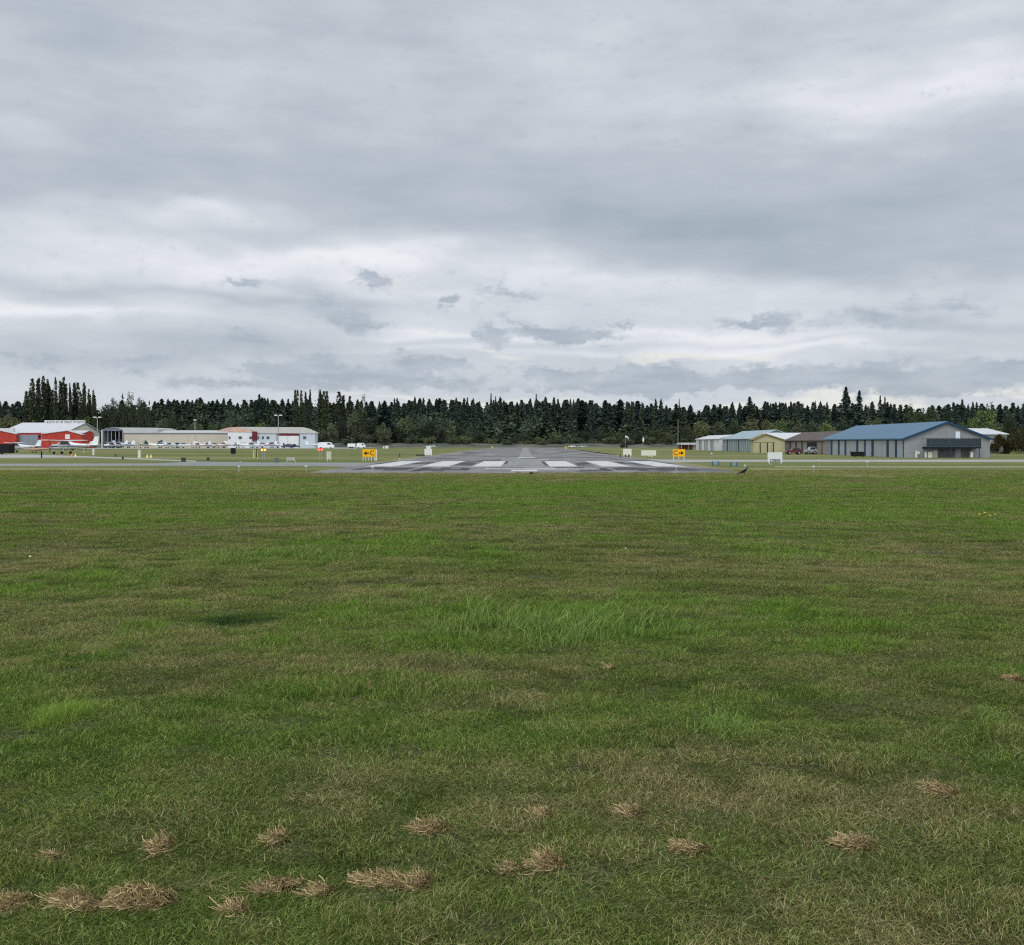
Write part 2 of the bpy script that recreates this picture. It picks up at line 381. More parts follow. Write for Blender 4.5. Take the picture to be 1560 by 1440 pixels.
for (u0, u1, a, b_) in ((-14.2, -9.5, 717.5, 712.0), (-9.0, -4.6, 719, 712.6), (2.6, 7.0, 718.6, 712.2), (7.4, 13.9, 718.2, 712.2), (5.3, 6.9, 710.2, 704), (10.2, 11.9, 709.6, 704), (-7, -5.2, 709.8, 704.4), (-12, -10.1, 709.6, 704), (1.9, 2.25, 710, 702), (-2.2, -1.95, 709.6, 702)):
    va, vb = dist(a), dist(b_); k = max(1, int((u1-u0)/.8))
    for i_ in range(k):
        seal.append(strip(u0+(u1-u0)*i_/k, u0+(u1-u0)*(i_+1)/k-.01, va+random.uniform(0, .45)*(vb-va), vb-random.uniform(0, .4)*(vb-va)))
sheet('asphalt_patches', seal, .0215, m3)

# ================================================================ GRASS (blades)
m, nt = newmat('grass_blade'); L = nt.links.new
out = N(nt, 'ShaderNodeOutputMaterial')
def attr(nm, ty): n = N(nt, 'ShaderNodeAttribute', attribute_name=nm, attribute_type=ty); return n.outputs['Fac']
rnd = attr('rnd', 'GEOMETRY'); straw = attr('straw', 'INSTANCER'); lush = attr('lush', 'INSTANCER')
green = ramp(rnd, [(0, (.06, .08, .024)), (.45, (.21, .25, .07)), (.8, (.38, .42, .13)), (1, (.66, .68, .30))])
greenL = ramp(rnd, [(0, (.07, .14, .02)), (.8, (.33, .52, .09)), (1, (.5, .7, .2))])
strawc = ramp(rnd, [(0, (.16, .12, .045)), (.5, (.45, .37, .17)), (1, (.82, .74, .42))])
g1 = mx(lush, green, greenL)
rn2 = attr('rnd2', 'GEOMETRY')
def mth(op, a, b_):
    n = N(nt, 'ShaderNodeMath', operation=op)
    for i_, v in enumerate((a, b_)):
        if hasattr(v, 'is_output'): L(v, n.inputs[i_])
        else: n.inputs[i_].default_value = v
    return n.outputs[0]
sel = mth('LESS_THAN', rn2, straw)
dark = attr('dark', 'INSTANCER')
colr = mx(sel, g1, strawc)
colr = mx(dark, colr, mx(1, colr, (.40, .50, .40), 'MULTIPLY'))  # darkens blades for weedy patches and for shade painted into the holes
colr = mx(1, colr, (.64, .655, .58), 'MULTIPLY')
d1 = N(nt, 'ShaderNodeBsdfDiffuse'); t1 = N(nt, 'ShaderNodeBsdfTranslucent'); L(colr, d1.inputs[0]); L(colr, t1.inputs[0])
ms = N(nt, 'ShaderNodeMixShader'); ms.inputs[0].default_value = .28; L(d1.outputs[0], ms.inputs[1]); L(t1.outputs[0], ms.inputs[2])
L(ms.outputs[0], out.inputs[0]); BLADE = m

def blades(n, R, hmin, hmax, w, lean, spread=1.0, bias=(.5, -.1), seed=0, xy=None, hmul=None, droop=1.0):
    """n curved tapering blades rooted inside radius R; returns V, F(tri), rnd, rnd2"""
    r = np.random.default_rng(seed)
    if xy is None:
        rr = R*np.sqrt(r.random(n)); aa = r.random(n)*2*np.pi; px = rr*np.cos(aa); py = rr*np.sin(aa)
    else: px, py = xy
    h = hmin+(hmax-hmin)*r.random(n)**1.4
    if hmul is not None: h = h*hmul
    dx = r.normal(0, spread, n)+bias[0]; dy = r.normal(0, spread, n)+bias[1]
    ln = lean*(.4+r.random(n))
    nr = np.hypot(dx, dy)+1e-6; ux, uy = dx/nr, dy/nr
    l = ln*np.minimum(nr, 1.6)*h
    fa = r.random(n)*2*np.pi; wx, wy = np.cos(fa)*w/2, np.sin(fa)*w/2
    ww = .7+.6*r.random(n); wx *= ww; wy *= ww
    c = [(0, 0, 1), (.22, .42, .95), (.6, .78, .75)]
    vs = []
    for (f, z, k) in c:
        cx = px+ux*l*f; cy = py+uy*l*f; cz = h*z
        vs.append(np.stack([cx-wx*k, cy-wy*k, cz], 1)); vs.append(np.stack([cx+wx*k, cy+wy*k, cz], 1))
    vs.append(np.stack([px+ux*l*1.1, py+uy*l*1.1, h*(1.0-.18*droop*r.random(n)*ln)], 1))
    Vv = np.stack(vs, 1).reshape(-1, 3)
    o = (np.arange(n)*7)[:, None]
    T = np.array([[0, 1, 3], [0, 3, 2], [2, 3, 5], [2, 5, 4], [4, 5, 6]])
    Ff = (o[:, None, :]+T[None]).reshape(-1, 3)
    return Vv, Ff, np.repeat(r.random(n), 7), np.repeat(r.random(n), 7)
tufts = bpy.data.collections.new('grass_sources')
for k in range(7):
    spec = [(260, .17, .010, .036, .0034, 1.1), (250, .17, .014, .042, .0034, 1.4), (270, .17, .008, .030, .0036, 1.7), (230, .17, .014, .054, .0032, .9),
            (250, .18, .012, .040, .0036, 1.2), (250, .17, .010, .036, .0034, 1.9), (110, .15, .035, .085, .004, .7)][k]
    Vv, Ff, a1, a2 = blades(spec[0], spec[1], spec[2], spec[3], spec[4], spec[5], 1.0, (.25, -.1), 100+k)
    o = npmesh('tuft', Vv, Ff, BLADE, link=False, attrs={'rnd': ('POINT', a1), 'rnd2': ('POINT', a2)})
    tufts.objects.link(o)
HL = [(205, 1352, 140, 44, 'largest heap of dry tan cuttings, in the lower left of the field'),
 (118, 1360, 90, 26, 'flat tan heap touching the left end of the largest heap'), (18, 1356, 46, 24, 'reddish tan heap cut by the left edge of the photo'),
 (434, 1334, 78, 34, 'tan heap right of the largest heap'), (486, 1352, 50, 14, 'thin flat strand of cuttings right below the second largest heap'), (356, 1370, 42, 20, 'small arched heap between the two largest heaps'),
 (586, 1330, 90, 14, 'long thin strand of cuttings left of the photo centre at the bottom'), (640, 1320, 34, 14, 'short pale heap at the right end of a long thin strand'),
 (84, 1284, 30, 18, 'small pointed heap at the far left, above the largest heap'), (243, 1279, 24, 15, 'small round heap directly above the largest heap'), (422, 1265, 32, 14, 'small heap above the tan heap right of the largest'),
 (655, 1248, 46, 16, 'orange tan heap left of the photo centre'), (826, 1233, 30, 16, 'small brown heap with green strands at the photo centre'), (955, 1226, 34, 12, 'faint flat heap right of the photo centre'),
 (778, 1300, 36, 18, 'left one of the two joined heaps below the photo centre'), (830, 1300, 48, 14, 'right one of the two joined heaps below the photo centre'), (1052, 1286, 62, 22, 'dense tan heap right of the two joined heaps'),
 (1300, 1268, 56, 12, 'flat heap in the lower right of the field'), (1432, 1196, 52, 18, 'flat tan heap at the right, highest of the foreground heaps'),
 (930, 1013, 20, 7, 'small reddish heap just below the largest tall grass tuft'), (1545, 1032, 30, 9, 'reddish brown heap cut by the right edge of the photo')]
HEAPS = [q[:4] for q in HL]
# scatter positions
PTS = []
def scatter(y0, y1, dens, sc):
    A = (y1-y0)*((y0+y1)*.56+5); n = int(A*dens)
    yy = y0+(y1-y0)*rng.random(n*2); xx = (rng.random(n*2)*2-1)*(.56*y1+2.5)
    k = np.abs(xx) < .56*yy+2.5; xx = xx[k]; yy = yy[k]
    PTS.append((xx, yy, np.full(len(xx), sc)))
scatter(3.2, 7, 95, 1.0); scatter(7, 12, 70, 1.0); scatter(12, 20, 42, 1.12); scatter(20, 34, 24, 1.3); scatter(34, 55, 13, 1.6); scatter(55, 82, 7, 1.6)
xx = np.concatenate([p[0] for p in PTS]); yy = np.concatenate([p[1] for p in PTS]); ss = np.concatenate([p[2] for p in PTS])
uu = xx-yy*DX
k = ~((np.abs(uu)+.8*vnoise(yy*.6, yy*0+3, 5) < HW+.9) & (yy > NEAR-.6+2.2*fbm(xx*.5, xx*0+2, 91, 3)))
xx, yy, ss, uu = xx[k], yy[k], ss[k], uu[k]
def gb(px, py, rx, ry):
    """soft spot around a place in the field"""
    cx, cy = at(px, py); sx = rx/F*cy; y1 = dist(py-ry) if py-ry > HY+1 else cy*1.5; sy = max((y1-dist(py+ry))/2, .05)
    return np.exp(-(((xx-cx)/sx)**2+((yy-cy)/sy)**2))
big = fbm(xx*.22, yy*.16, 31, 4); med = fbm(xx*.9+3, yy*.9, 37, 4); sml = fbm(xx*3.1, yy*4.5, 41, 3)
bands = fbm(xx*.10, yy*.55, 47, 3)
straw = np.clip(.10+rng.normal(0, .10, len(xx))+(big-.5)*.9+(med-.5)*1.5+(bands-.5)*.8+(sml-.5)*1.1, .03, .85)
lush = np.clip(.30+(fbm(xx*.3+9, yy*.3, 53, 4)-.5)*2.8+(fbm(xx*1.4, yy*1.6, 59, 3)-.5)*1.8+(yy-10)*.006, 0, 1)
for (px, py, rx, ry, kk) in ((850, 745, 300, 10, .9), (1200, 790, 200, 14, .8), (420, 850, 150, 18, .9), (740, 850, 60, 20, .7), (280, 770, 200, 12, .6), (300, 1120, 150, 40, .5), (90, 1085, 60, 30, .9),
       (150, 1190, 150, 30, .6), (850, 950, 220, 45, .9), (1110, 1100, 110, 35, .7), (1400, 770, 180, 20, .7), (1250, 850, 90, 14, .6), (1190, 1430, 150, 20, .7), (560, 1100, 200, 60, .4), (1450, 1090, 90, 20, .6), (360, 940, 110, 12, .8), (350, 1310, 110, 18, .8)):
    q = gb(px, py, rx, ry)*kk; lush = lush+q*(1-lush); straw = straw*(1-.8*q)
for (px, py, rx, ry, kk) in ((120, 925, 140, 20, .35), (600, 1000, 260, 14, .45), (1100, 1230, 260, 60, .35), (700, 1180, 350, 40, .25), (1350, 870, 180, 26, .45), (1060, 1005, 160, 8, .5), (1540, 910, 60, 16, .5), (350, 1090, 120, 12, .35),
       (1150, 1150, 200, 25, .35), (60, 1010, 80, 10, .5), (800, 723.5, 520, 2.6, 1.5), (330, 719, 500, 3, 1.0), (1330, 719, 300, 3, 1.0), (450, 790, 160, 4, .6), (1250, 800, 200, 4, .6), (250, 745, 250, 5, .35), (550, 785, 200, 4, .35), (1300, 830, 180, 8, .35), (180, 845, 160, 14, .35), (1380, 1290, 200, 12, .3), (1300, 1420, 200, 14, .3), (150, 1230, 200, 8, .4)):
    straw = np.clip(straw+gb(px, py, rx, ry)*kk*.62*(.4+1.2*sml), 0, .92)
clump = fbm(xx*2.2+5, yy*3.4, 61, 3)
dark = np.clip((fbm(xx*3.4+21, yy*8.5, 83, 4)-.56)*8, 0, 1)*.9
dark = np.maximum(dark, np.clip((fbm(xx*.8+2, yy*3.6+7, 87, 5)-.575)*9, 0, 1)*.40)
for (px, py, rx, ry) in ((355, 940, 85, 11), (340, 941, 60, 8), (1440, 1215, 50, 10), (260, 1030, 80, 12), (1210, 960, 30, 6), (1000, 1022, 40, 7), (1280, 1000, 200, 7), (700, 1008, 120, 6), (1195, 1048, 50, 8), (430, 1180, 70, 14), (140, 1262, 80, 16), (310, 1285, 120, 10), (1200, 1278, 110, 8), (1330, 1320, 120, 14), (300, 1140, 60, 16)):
    dark = np.maximum(dark, gb(px, py, rx, ry)*np.clip(.1+3*(fbm(xx*4, yy*8, 97, 3)-.3), 0, 1))  # shade of the listed hollows put into the blade colour
dark = np.maximum(dark, .95*gb(352, 941, 80, 9))  # sunken patch: its shade is painted into the blades
nearf = np.clip((13-yy)/5, 0, 1)
dark = np.maximum(dark, nearf*np.clip((fbm(xx*7+1, yy*15, 101, 3)-.53)*9, 0, 1)*.9)
dark = np.clip(dark+rng.normal(0, .10, len(xx)), 0, 1)
lush = lush*np.clip((yy-2)/9, .35, 1)
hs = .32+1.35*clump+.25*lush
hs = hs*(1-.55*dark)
hs = hs*(.75+.5*fbm(xx*.5, yy*1.7, 67, 2))
hs *= np.where(rng.random(len(xx)) < .04, 1.5, 1)
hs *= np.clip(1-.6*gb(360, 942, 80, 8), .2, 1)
BARE_SHADE = np.zeros(len(xx))
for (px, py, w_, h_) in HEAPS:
    BARE_SHADE = np.maximum(BARE_SHADE, gb(px+w_*.06, py+h_*.75, w_*.62, h_*.55))
hs *= 1-.4*BARE_SHADE
dark = np.maximum(dark, BARE_SHADE*.95)  # shade under the near edge of each heap, painted into the blades
# bare dark hollows between clumps
keep = rng.random(len(xx)) < np.clip((fbm(xx*2.6+11, yy*5.5, 71, 3)-.34)*8, np.where(yy > 11, .6, .3), 1)*(1-.35*BARE_SHADE)
xx, yy, ss, straw, lush, hs, med, dark = [a[keep] for a in (xx, yy, ss, straw, lush, hs, med, dark)]
rot = (fbm(xx*.25, yy*.25, 73, 2)-.5)*3.2+rng.normal(0, 1.3, len(xx))
me = bpy.data.meshes.new('grass'); me.vertices.add(len(xx))
me.vertices.foreach_set('co', np.stack([xx, yy, th(xx, yy)-.004], 1).astype(np.float32).ravel())
idx = rng.integers(0, 6, len(xx)); idx = np.where((lush > .75) & (rng.random(len(xx)) < .35), 6, idx)
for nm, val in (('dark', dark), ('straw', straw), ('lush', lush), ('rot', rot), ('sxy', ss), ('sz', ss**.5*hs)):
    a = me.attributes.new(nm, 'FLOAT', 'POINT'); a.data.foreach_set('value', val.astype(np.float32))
a = me.attributes.new('idx', 'INT', 'POINT'); a.data.foreach_set('value', idx.astype(np.int32))
go = bpy.data.objects.new('grass', me); COL.objects.link(go); go['kind'] = 'stuff'
tag(go, 'short mown green and straw coloured grass across the whole field', 'grass'); me.materials.append(BLADE)
ng = bpy.data.node_groups.new('scatter', 'GeometryNodeTree')
ng.interface.new_socket('Geometry', in_out='INPUT', socket_type='NodeSocketGeometry'); ng.interface.new_socket('Geometry', in_out='OUTPUT', socket_type='NodeSocketGeometry')
A = lambda t: ng.nodes.new(t)
gi, g_o, mp, ip, ci = A('NodeGroupInput'), A('NodeGroupOutput'), A('GeometryNodeMeshToPoints'), A('GeometryNodeInstanceOnPoints'), A('GeometryNodeCollectionInfo')
def na(nm, ty='FLOAT'):
    n = A('GeometryNodeInputNamedAttribute'); n.data_type = ty; n.inputs[0].default_value = nm; return n.outputs[0]
c1 = A('ShaderNodeCombineXYZ'); c2 = A('ShaderNodeCombineXYZ'); K = ng.links.new
ci.inputs['Collection'].default_value = tufts; ci.inputs['Separate Children'].default_value = True; ci.inputs['Reset Children'].default_value = True
K(gi.outputs[0], ip.inputs['Points']); K(ci.outputs[0], ip.inputs['Instance']); ip.inputs['Pick Instance'].default_value = True
K(na('idx', 'INT'), ip.inputs['Instance Index']); K(na('rot'), c1.inputs[2]); K(c1.outputs[0], ip.inputs['Rotation'])
s1 = na('sxy'); K(s1, c2.inputs[0]); K(s1, c2.inputs[1]); K(na('sz'), c2.inputs[2]); K(c2.outputs[0], ip.inputs['Scale'])
K(ip.outputs[0], g_o.inputs[0]); mod = go.modifiers.new('scatter', 'NODES'); mod.node_group = ng

# ---------------------------------------------------------------- tall unmown tufts, each a thing
def blade_mat(name, c0, c1, tr=.3):
    global nt, L
    m, nt = newmat(name); L = nt.links.new
    out = N(nt, 'ShaderNodeOutputMaterial'); col = ramp(attr('rnd', 'GEOMETRY'), [(0, c0), (.8, tuple((a_+b_*2)/3 for a_, b_ in zip(c0, c1))), (1, c1)])
    d1 = N(nt, 'ShaderNodeBsdfDiffuse'); t1 = N(nt, 'ShaderNodeBsdfTranslucent'); L(col, d1.inputs[0]); L(col, t1.inputs[0])
    ms = N(nt, 'ShaderNodeMixShader'); ms.inputs[0].default_value = tr; L(d1.outputs[0], ms.inputs[1]); L(t1.outputs[0], ms.inputs[2])
    L(ms.outputs[0], out.inputs[0]); return m
TALL = blade_mat('tall_blade', (.085, .15, .028), (.30, .40, .11)); LIME = blade_mat('lime_blade', (.13, .21, .03), (.32, .43, .09))
def tall(px0, px1, pyb, pyt, h, n, w, label, m_=None, lean=.7, sd=0, sp=.7):
    d0, d1 = dist(pyb), dist(pyt); cx = X((px0+px1)/2, (d0+d1)/2); hw = (px1-px0)/2/F*(d0+d1)/2; cy = (d0+d1)/2; hd = (d1-d0)/2
    r = np.random.default_rng(sd+900)
    nc = max(3, n//45); ax = r.normal(0, .45, nc); ay = r.normal(0, .45, nc); pick = r.integers(0, nc, n)
    X_ = (ax[pick]*hw+r.normal(0, .05+(.07)*hw, n)); Y_ = (ay[pick]*hd+r.normal(0, .05+(.05)*hd, n))
    hm = (.55+.45*np.exp(-((X_/hw)**2+(Y_/hd)**2)))*(.7+.5*r.random(nc))[pick]
    Vv, Ff, a1, a2 = blades(n, 1, h*.45, h, w, lean, sp, (.45, -.1), sd+901, (X_, Y_), hm, 1.5)
    Vv[:, 2] += np.repeat(th(X_+cx, Y_+cy), 7)-.01
    o = npmesh('tall_grass_tuft', Vv, Ff, m_ or TALL, attrs={'rnd': ('POINT', a1)}); o.location = (cx, cy, 0)
    tag(o, label, 'grass tuft', 'tall grass tufts left standing in the mown field'); return o
tall(680, 1025, 985, 935, .30, 2900, .0085, 'largest tuft of tall bright green grass, standing in the middle of the field', sd=1)
tall(690, 750, 958, 925, .35, 160, .011, 'small tuft of broad green blades at the left end of the largest tall grass tuft', sd=2)
tall(285, 550, 868, 838, .25, 1300, .011, 'wide low tuft of leaning green grass left of the field centre', sd=3, lean=1.1)
tall(64, 138, 1106, 1068, .17, 1500, .0035, 'round fluffy lime green tuft near the left edge of the field', LIME, sd=4, sp=1.1)
tall(1058, 1150, 812, 801, .24, 420, .010, 'dark green upright tuft, far right of the field centre', sd=5)
tall(1190, 1262, 858, 842, .22, 150, .008, 'sparse tuft of a few long blades right of the field centre', sd=6, lean=1.0)
tall(1060, 1150, 1130, 1085, .16, 420, .0055, 'low fresh green tuft in the right foreground', sd=7, lean=1.0)
tall(1170, 1390, 800, 786, .20, 900, .010, 'long pale green band of taller grass at the far right', sd=8)
DKT = blade_mat('hollow_shade_blade', (.022, .045, .014), (.085, .135, .045))  # coloured dark to stand in for shade in a sunken patch
tall(285, 418, 951, 934, .085, 2600, .006, 'low coarse grass patch coloured dark as a shaded hollow, left of the largest tuft', DKT, sd=14, lean=1.3, sp=1.0)
tall(640, 740, 872, 852, .15, 300, .007, 'small scattered green tuft just behind the largest tuft', sd=9, lean=1.2)
tall(245, 285, 928, 908, .12, 320, .004, 'small lime tuft beside the dark hollow', LIME, sd=10, sp=1.0)
tall(1470, 1540, 1100, 1075, .13, 260, .005, 'low green tuft at the right edge of the field', sd=11, lean=1.0)
tall(1240, 1275, 905, 892, .13, 160, .005, 'small lime tuft standing right of the largest tuft', LIME, sd=12)

# ---------------------------------------------------------------- raked heaps of dry cuttings
HAY = blade_mat('dry_cuttings', (.13, .09, .038), (.64, .50, .26), .2)
def hay(px, py, wpx, hpx, label, n=None, sd=0, m_=None):
    d = dist(py+hpx*.35); cx, cy = X(px, d), d; a = wpx*(.52 if wpx > 60 else .40)/F*d; h = hpx*(.36 if wpx > 60 else .30)/F*d; bb = max(.07, a*.36)
    r = np.random.default_rng(sd+500); n = n or int(600+11000*a)
    q = r.random(n)**.55*np.where(r.random(n) < .10, 1.45, 1); t = r.random(n)*2*np.pi
    sx = q*np.cos(t); sy = q*np.sin(t); kp = fbm((sx*a+cx)*8, (sy*bb+cy)*15, sd+3, 3)-.24*np.minimum(q, 1)**2+r.normal(0, .03, n) > .385
    q, t, sx, sy = q[kp], t[kp], sx[kp], sy[kp]; n = len(q); lump = fbm((sx*a+cx)*9, (sy*bb+cy)*9, sd+5, 2)
    x0 = sx*a; y0 = sy*bb*(.55+.9*vnoise(x0*7+sd, x0*0, 3)) if False else sy*bb
    mx0 = (vnoise((x0+cx)*5, x0*0+sd, 3)-.5)*2*bb; y0 = y0*(.45+1.0*vnoise((x0+cx)*6, x0*0+sd+9, 4))+mx0
    def surf(x_, y_):
        ym = (vnoise((x_+cx)*5, x_*0+sd, 3)-.5)*2*bb; qq = np.clip((x_/a)**2+((y_-ym)/(bb*(.45+1.0*vnoise((x_+cx)*6, x_*0+sd+9, 4))))**2, 0, 1)
        return h*np.clip(1-qq**1.2, 0, 1)*(.25+1.25*fbm((x_+cx)*9, (y_+cy)*9, sd+5, 2))
    fr = .25+.75*r.random(n)**.4; lift = .004+.018*r.random(n)
    ang = r.normal(0, .9, n)+np.pi*(r.random(n) < .5); ln = .035+.085*r.random(n); cur = r.normal(0, 1.9, n); w = .0008+.0009*r.random(n)
    K_ = 5; VV = []; pxs, pys = x0.copy(), y0.copy(); wig = r.normal(0, .007, n)
    for k in range(K_):
        pz = surf(pxs, pys)*fr+lift+wig*(k-1.2)
        nxv, nyv = -np.sin(ang)*w, np.cos(ang)*w
        VV.append(np.stack([pxs-nxv, pys-nyv, pz+w*.9], 1)); VV.append(np.stack([pxs+nxv, pys+nyv, pz-w*.9], 1))
        ang = ang+cur*.4; pxs = pxs+np.cos(ang)*ln/4; pys = pys+np.sin(ang)*ln/4
    V_ = np.stack(VV, 1).reshape(-1, 3); o_ = (np.arange(n)*2*K_)[:, None, None]
    T = np.array([[2*k, 2*k+1, 2*k+3, 2*k+2] for k in range(K_-1)])
    V_[:, 2] += np.repeat(th(x0+cx, y0+cy), 2*K_)
    o = npmesh('cut_grass_heap', V_, (o_+T[None]).reshape(-1, 4), m_ or HAY, attrs={'rnd': ('POINT', np.repeat(r.random(n)**1.2, 2*K_))})
    o.location = (cx, cy, 0); tag(o, label, 'grass heap', 'heaps of dry cut grass'); return o
for k, (px, py, w_, h_, lb) in enumerate(HL): hay(px, py, w_, h_, lb, sd=k*7)
# dandelions and a pale mushroom
yel = mat('dandelion_yellow', (.75, .62, .05), .7); grn = mat('flower_stem', (.12, .2, .04), .7); pale = mat('mushroom_cap', (.75, .72, .62), .6)
def flower(px, py, r_, m_, lb, cat, nm, grp=None):
    x_, y_ = at(px, py); t = thing(nm, lb, cat, (x_, y_, float(th(x_, y_))), 0, grp)
    MB().cyl((0,0,0), (0,0,.075), .004, n=5).build('stem', grn, t); MB().ball((0,0,.075), r_*.72, .5).build('petals' if 'dand' in nm else 'cap', m_, t, True)
flower(46, 851, .035, pale, 'pale round mushroom alone in the mown grass at the far left', 'mushroom', 'mushroom')
flower(953, 845, .02, pale, 'tiny pale mushroom in the grass right of the photo centre', 'mushroom', 'mushroom')
for k, (px, py) in enumerate([(1492, 788), (1500, 785), (1508, 789), (1516, 787)]):
    flower(px, py, .045, yel, ORD[k]+' of four small yellow dandelions at the far right of the field', 'dandelion', 'dandelion', 'yellow dandelions in the far grass')
# ================================================================ TREES
def leafmat(name, c0, c1, c2):
    global nt, L
    m, nt = newmat(name); L = nt.links.new; c0, c1, c2 = [tuple(v*.82 for v in c) for c in (c0, c1, c2)]
    out = N(nt, 'ShaderNodeOutputMaterial'); col = ramp(attr('rnd', 'GEOMETRY'), [(0, c0), (.6, c1), (1, c2)])
    oi = N(nt, 'ShaderNodeObjectInfo'); col = mx(.9, col, ramp(oi.outputs['Random'], [(0, (.62, .66, .72)), (.5, (1, 1, 1)), (1, (1.35, 1.25, .95))]), 'MULTIPLY')
    b = N(nt, 'ShaderNodeBsdfDiffuse'); L(col, b.inputs[0]); L(b.outputs[0], out.inputs[0]); return m
CON = leafmat('conifer_needles', (.030, .050, .046), (.062, .088, .074), (.12, .15, .115))
POP = leafmat('poplar_leaves', (.026, .038, .027), (.058, .076, .048), (.12, .14, .08))
DEC = leafmat('broadleaf_leaves', (.045, .060, .038), (.11, .135, .078), (.24, .26, .15))
GRE = leafmat('fresh_leaves', (.05, .08, .035), (.12, .17, .07), (.23, .28, .13))
BRN = leafmat('autumn_leaves', (.032, .032, .015), (.075, .068, .032), (.16, .125, .06))
BARK = mat('bark', (.06, .05, .04), .95, .2, 3)
def leaves(P, s, r, flat=0.0):
    """random quads (leaf clusters) centred on P"""
    n = len(P); a = r.normal(size=(n, 3)); a[:, 2] *= 1-flat; a /= np.linalg.norm(a, axis=1)[:, None]
    b = r.normal(size=(n, 3)); b -= a*(a*b).sum(1)[:, None]; b /= np.linalg.norm(b, axis=1)[:, None]
    s = (s*(.5+r.random(n)))[:, None]; k = .45+.5*r.random((n, 1))
    V = np.stack([P-a*s-b*s*k*.4, P+b*s*k-a*s*.1, P+a*s, P-b*s*k+a*s*.2], 1).reshape(-1, 3)
    return V, (np.arange(n)*4)[:, None]+np.arange(4)[None], np.repeat(np.clip(.5+.27*r.normal(size=n), 0, 1), 4)
def conifer(seed, n=1500, w=.17, gap=.3, top=1.0):
    r = np.random.default_rng(seed); lv = r.integers(15, 22); t = 1-(1-r.random(n))**.62*.93; t = np.sort(t)
    t = .05+.95*(r.random(n)**.9); li = np.floor(t*lv).astype(int); sec = r.integers(0, 7, n)
    tab = .55+.75*r.random((lv+2, 7)); tab *= (r.random((lv+2, 7)) > gap*.35)*.85+.15
    f = t*lv-li; wr = w*np.clip(1.12*(1-t)**.82, .0, 1)*tab[li, sec]*(1.0-.35*f)
    wr = np.where(t < .2, wr*(.6+2*t), wr)
    q = r.random(n)**.55; a = (sec+r.random(n)*.8)/7*2*np.pi+li*1.3
    P = np.stack([np.cos(a)*wr*q, np.sin(a)*wr*q, t*.99-.035*q*(1-t)], 1)
    return leaves(P, .024*(.35+.65*(1-t)**.5), r, .45)
def poplar(seed, n=2000, w=.075):
    r = np.random.default_rng(seed); t = .05+.95*r.random(n); k = r.integers(3, 6)
    ax = r.normal(0, w*.32, k); ay = r.normal(0, w*.32, k); tp = .72+.28*r.random(k); tp[0] = 1; ax[0] *= .3; b0 = .05+.25*r.random(k)
    s = r.integers(0, k, n); z = b0[s]+(tp[s]-b0[s])*t; pr = np.sin(np.pi*np.clip(t*.86+.10, 0, 1))**.45*w*.60*(.75+.4*r.random((12, k))[np.minimum((t*12).astype(int), 11), s])
    a = r.random(n)*2*np.pi; q = r.random(n)**.5
    P = np.stack([ax[s]*(1-.3*t)+np.cos(a)*pr*q, ay[s]*(1-.3*t)+np.sin(a)*pr*q, z], 1)
    return leaves(P, .0135, r, 0)
def broad(seed, n=1900, w=.42, airy=.0, base=.12):
    r = np.random.default_rng(seed); k = r.integers(13, 20); c = r.normal(size=(k, 3)); c /= np.linalg.norm(c, axis=1)[:, None]
    c *= (r.random(k)**.45)[:, None]; cen = np.array([0, 0, (1+base)/2])
    C = cen+c*np.array([w*.72, w*.72, (1-base)*.40]); R = (.10+.11*r.random(k))*(1-airy*.45)*(w/.42)**.6
    s = r.integers(0, k, n); d = r.normal(size=(n, 3)); d /= np.linalg.norm(d, axis=1)[:, None]
    q = (r.random(n)**(.4 if not airy else .7))*(1+.18*r.normal(size=n)*(.4+airy))
    P = C[s]+d*(R[s]*q)[:, None]; P[:, 2] = np.clip(P[:, 2], base*.3, 1.02)
    return leaves(P, .022*(1-airy*.3), r, 0)
def trunk_mesh(kind, seed):
    r = random.Random(seed); mb = MB()
    h = {'c': .93, 'p': .8, 'b': .55}[kind]; mb.cyl((0,0,0), (0,0,h), {'c': .014, 'p': .012, 'b': .022}[kind], .003 if kind != 'b' else .008, 7)
    for k in range(0 if kind == 'c' else 5):
        a = r.uniform(0, 6.28); z0 = r.uniform(.2, .5)*h/.55*.8; ln = .06 if kind == 'p' else .24
        mb.cyl((0,0,z0), (math.cos(a)*ln, math.sin(a)*ln, z0+r.uniform(.2, .35)), .009, .003, 5)
    return mb
PROTO = {}
def proto(key, gen, m, kind):
    Vv, Ff, a1 = gen; o = npmesh('crown', Vv, Ff, m, link=False, attrs={'rnd': ('POINT', a1)}); t = trunk_mesh(kind, hash(key) % 97 if False else len(PROTO)).build('trunk', BARK)
    COL.objects.unlink(t); PROTO.setdefault(key, []).append((o.data, t.data, (Vv, Ff, a1)))
for k in range(6): proto('conifer', conifer(20+k, 2100, .17+.02*(k % 3), .28), CON, 'c')
for k in range(3): proto('spire', conifer(40+k, 1100, .15, 1.1), CON, 'c')
for k in range(5): proto('poplar', poplar(60+k), POP, 'p')
for k in range(5): proto('broad', broad(80+k), DEC, 'b')
for k in range(3): proto('dark', broad(90+k, 2300, .5), POP, 'b')
for k in range(3): proto('airy', broad(100+k, 1000, .34, .9, .2), POP, 'b')
for k in range(2): proto('green', broad(110+k, 2200, .5), GRE, 'b')
for k in range(3): proto('brown', broad(120+k, 6500, .70, 0, -.16), BRN, 'b')
tcount = {}
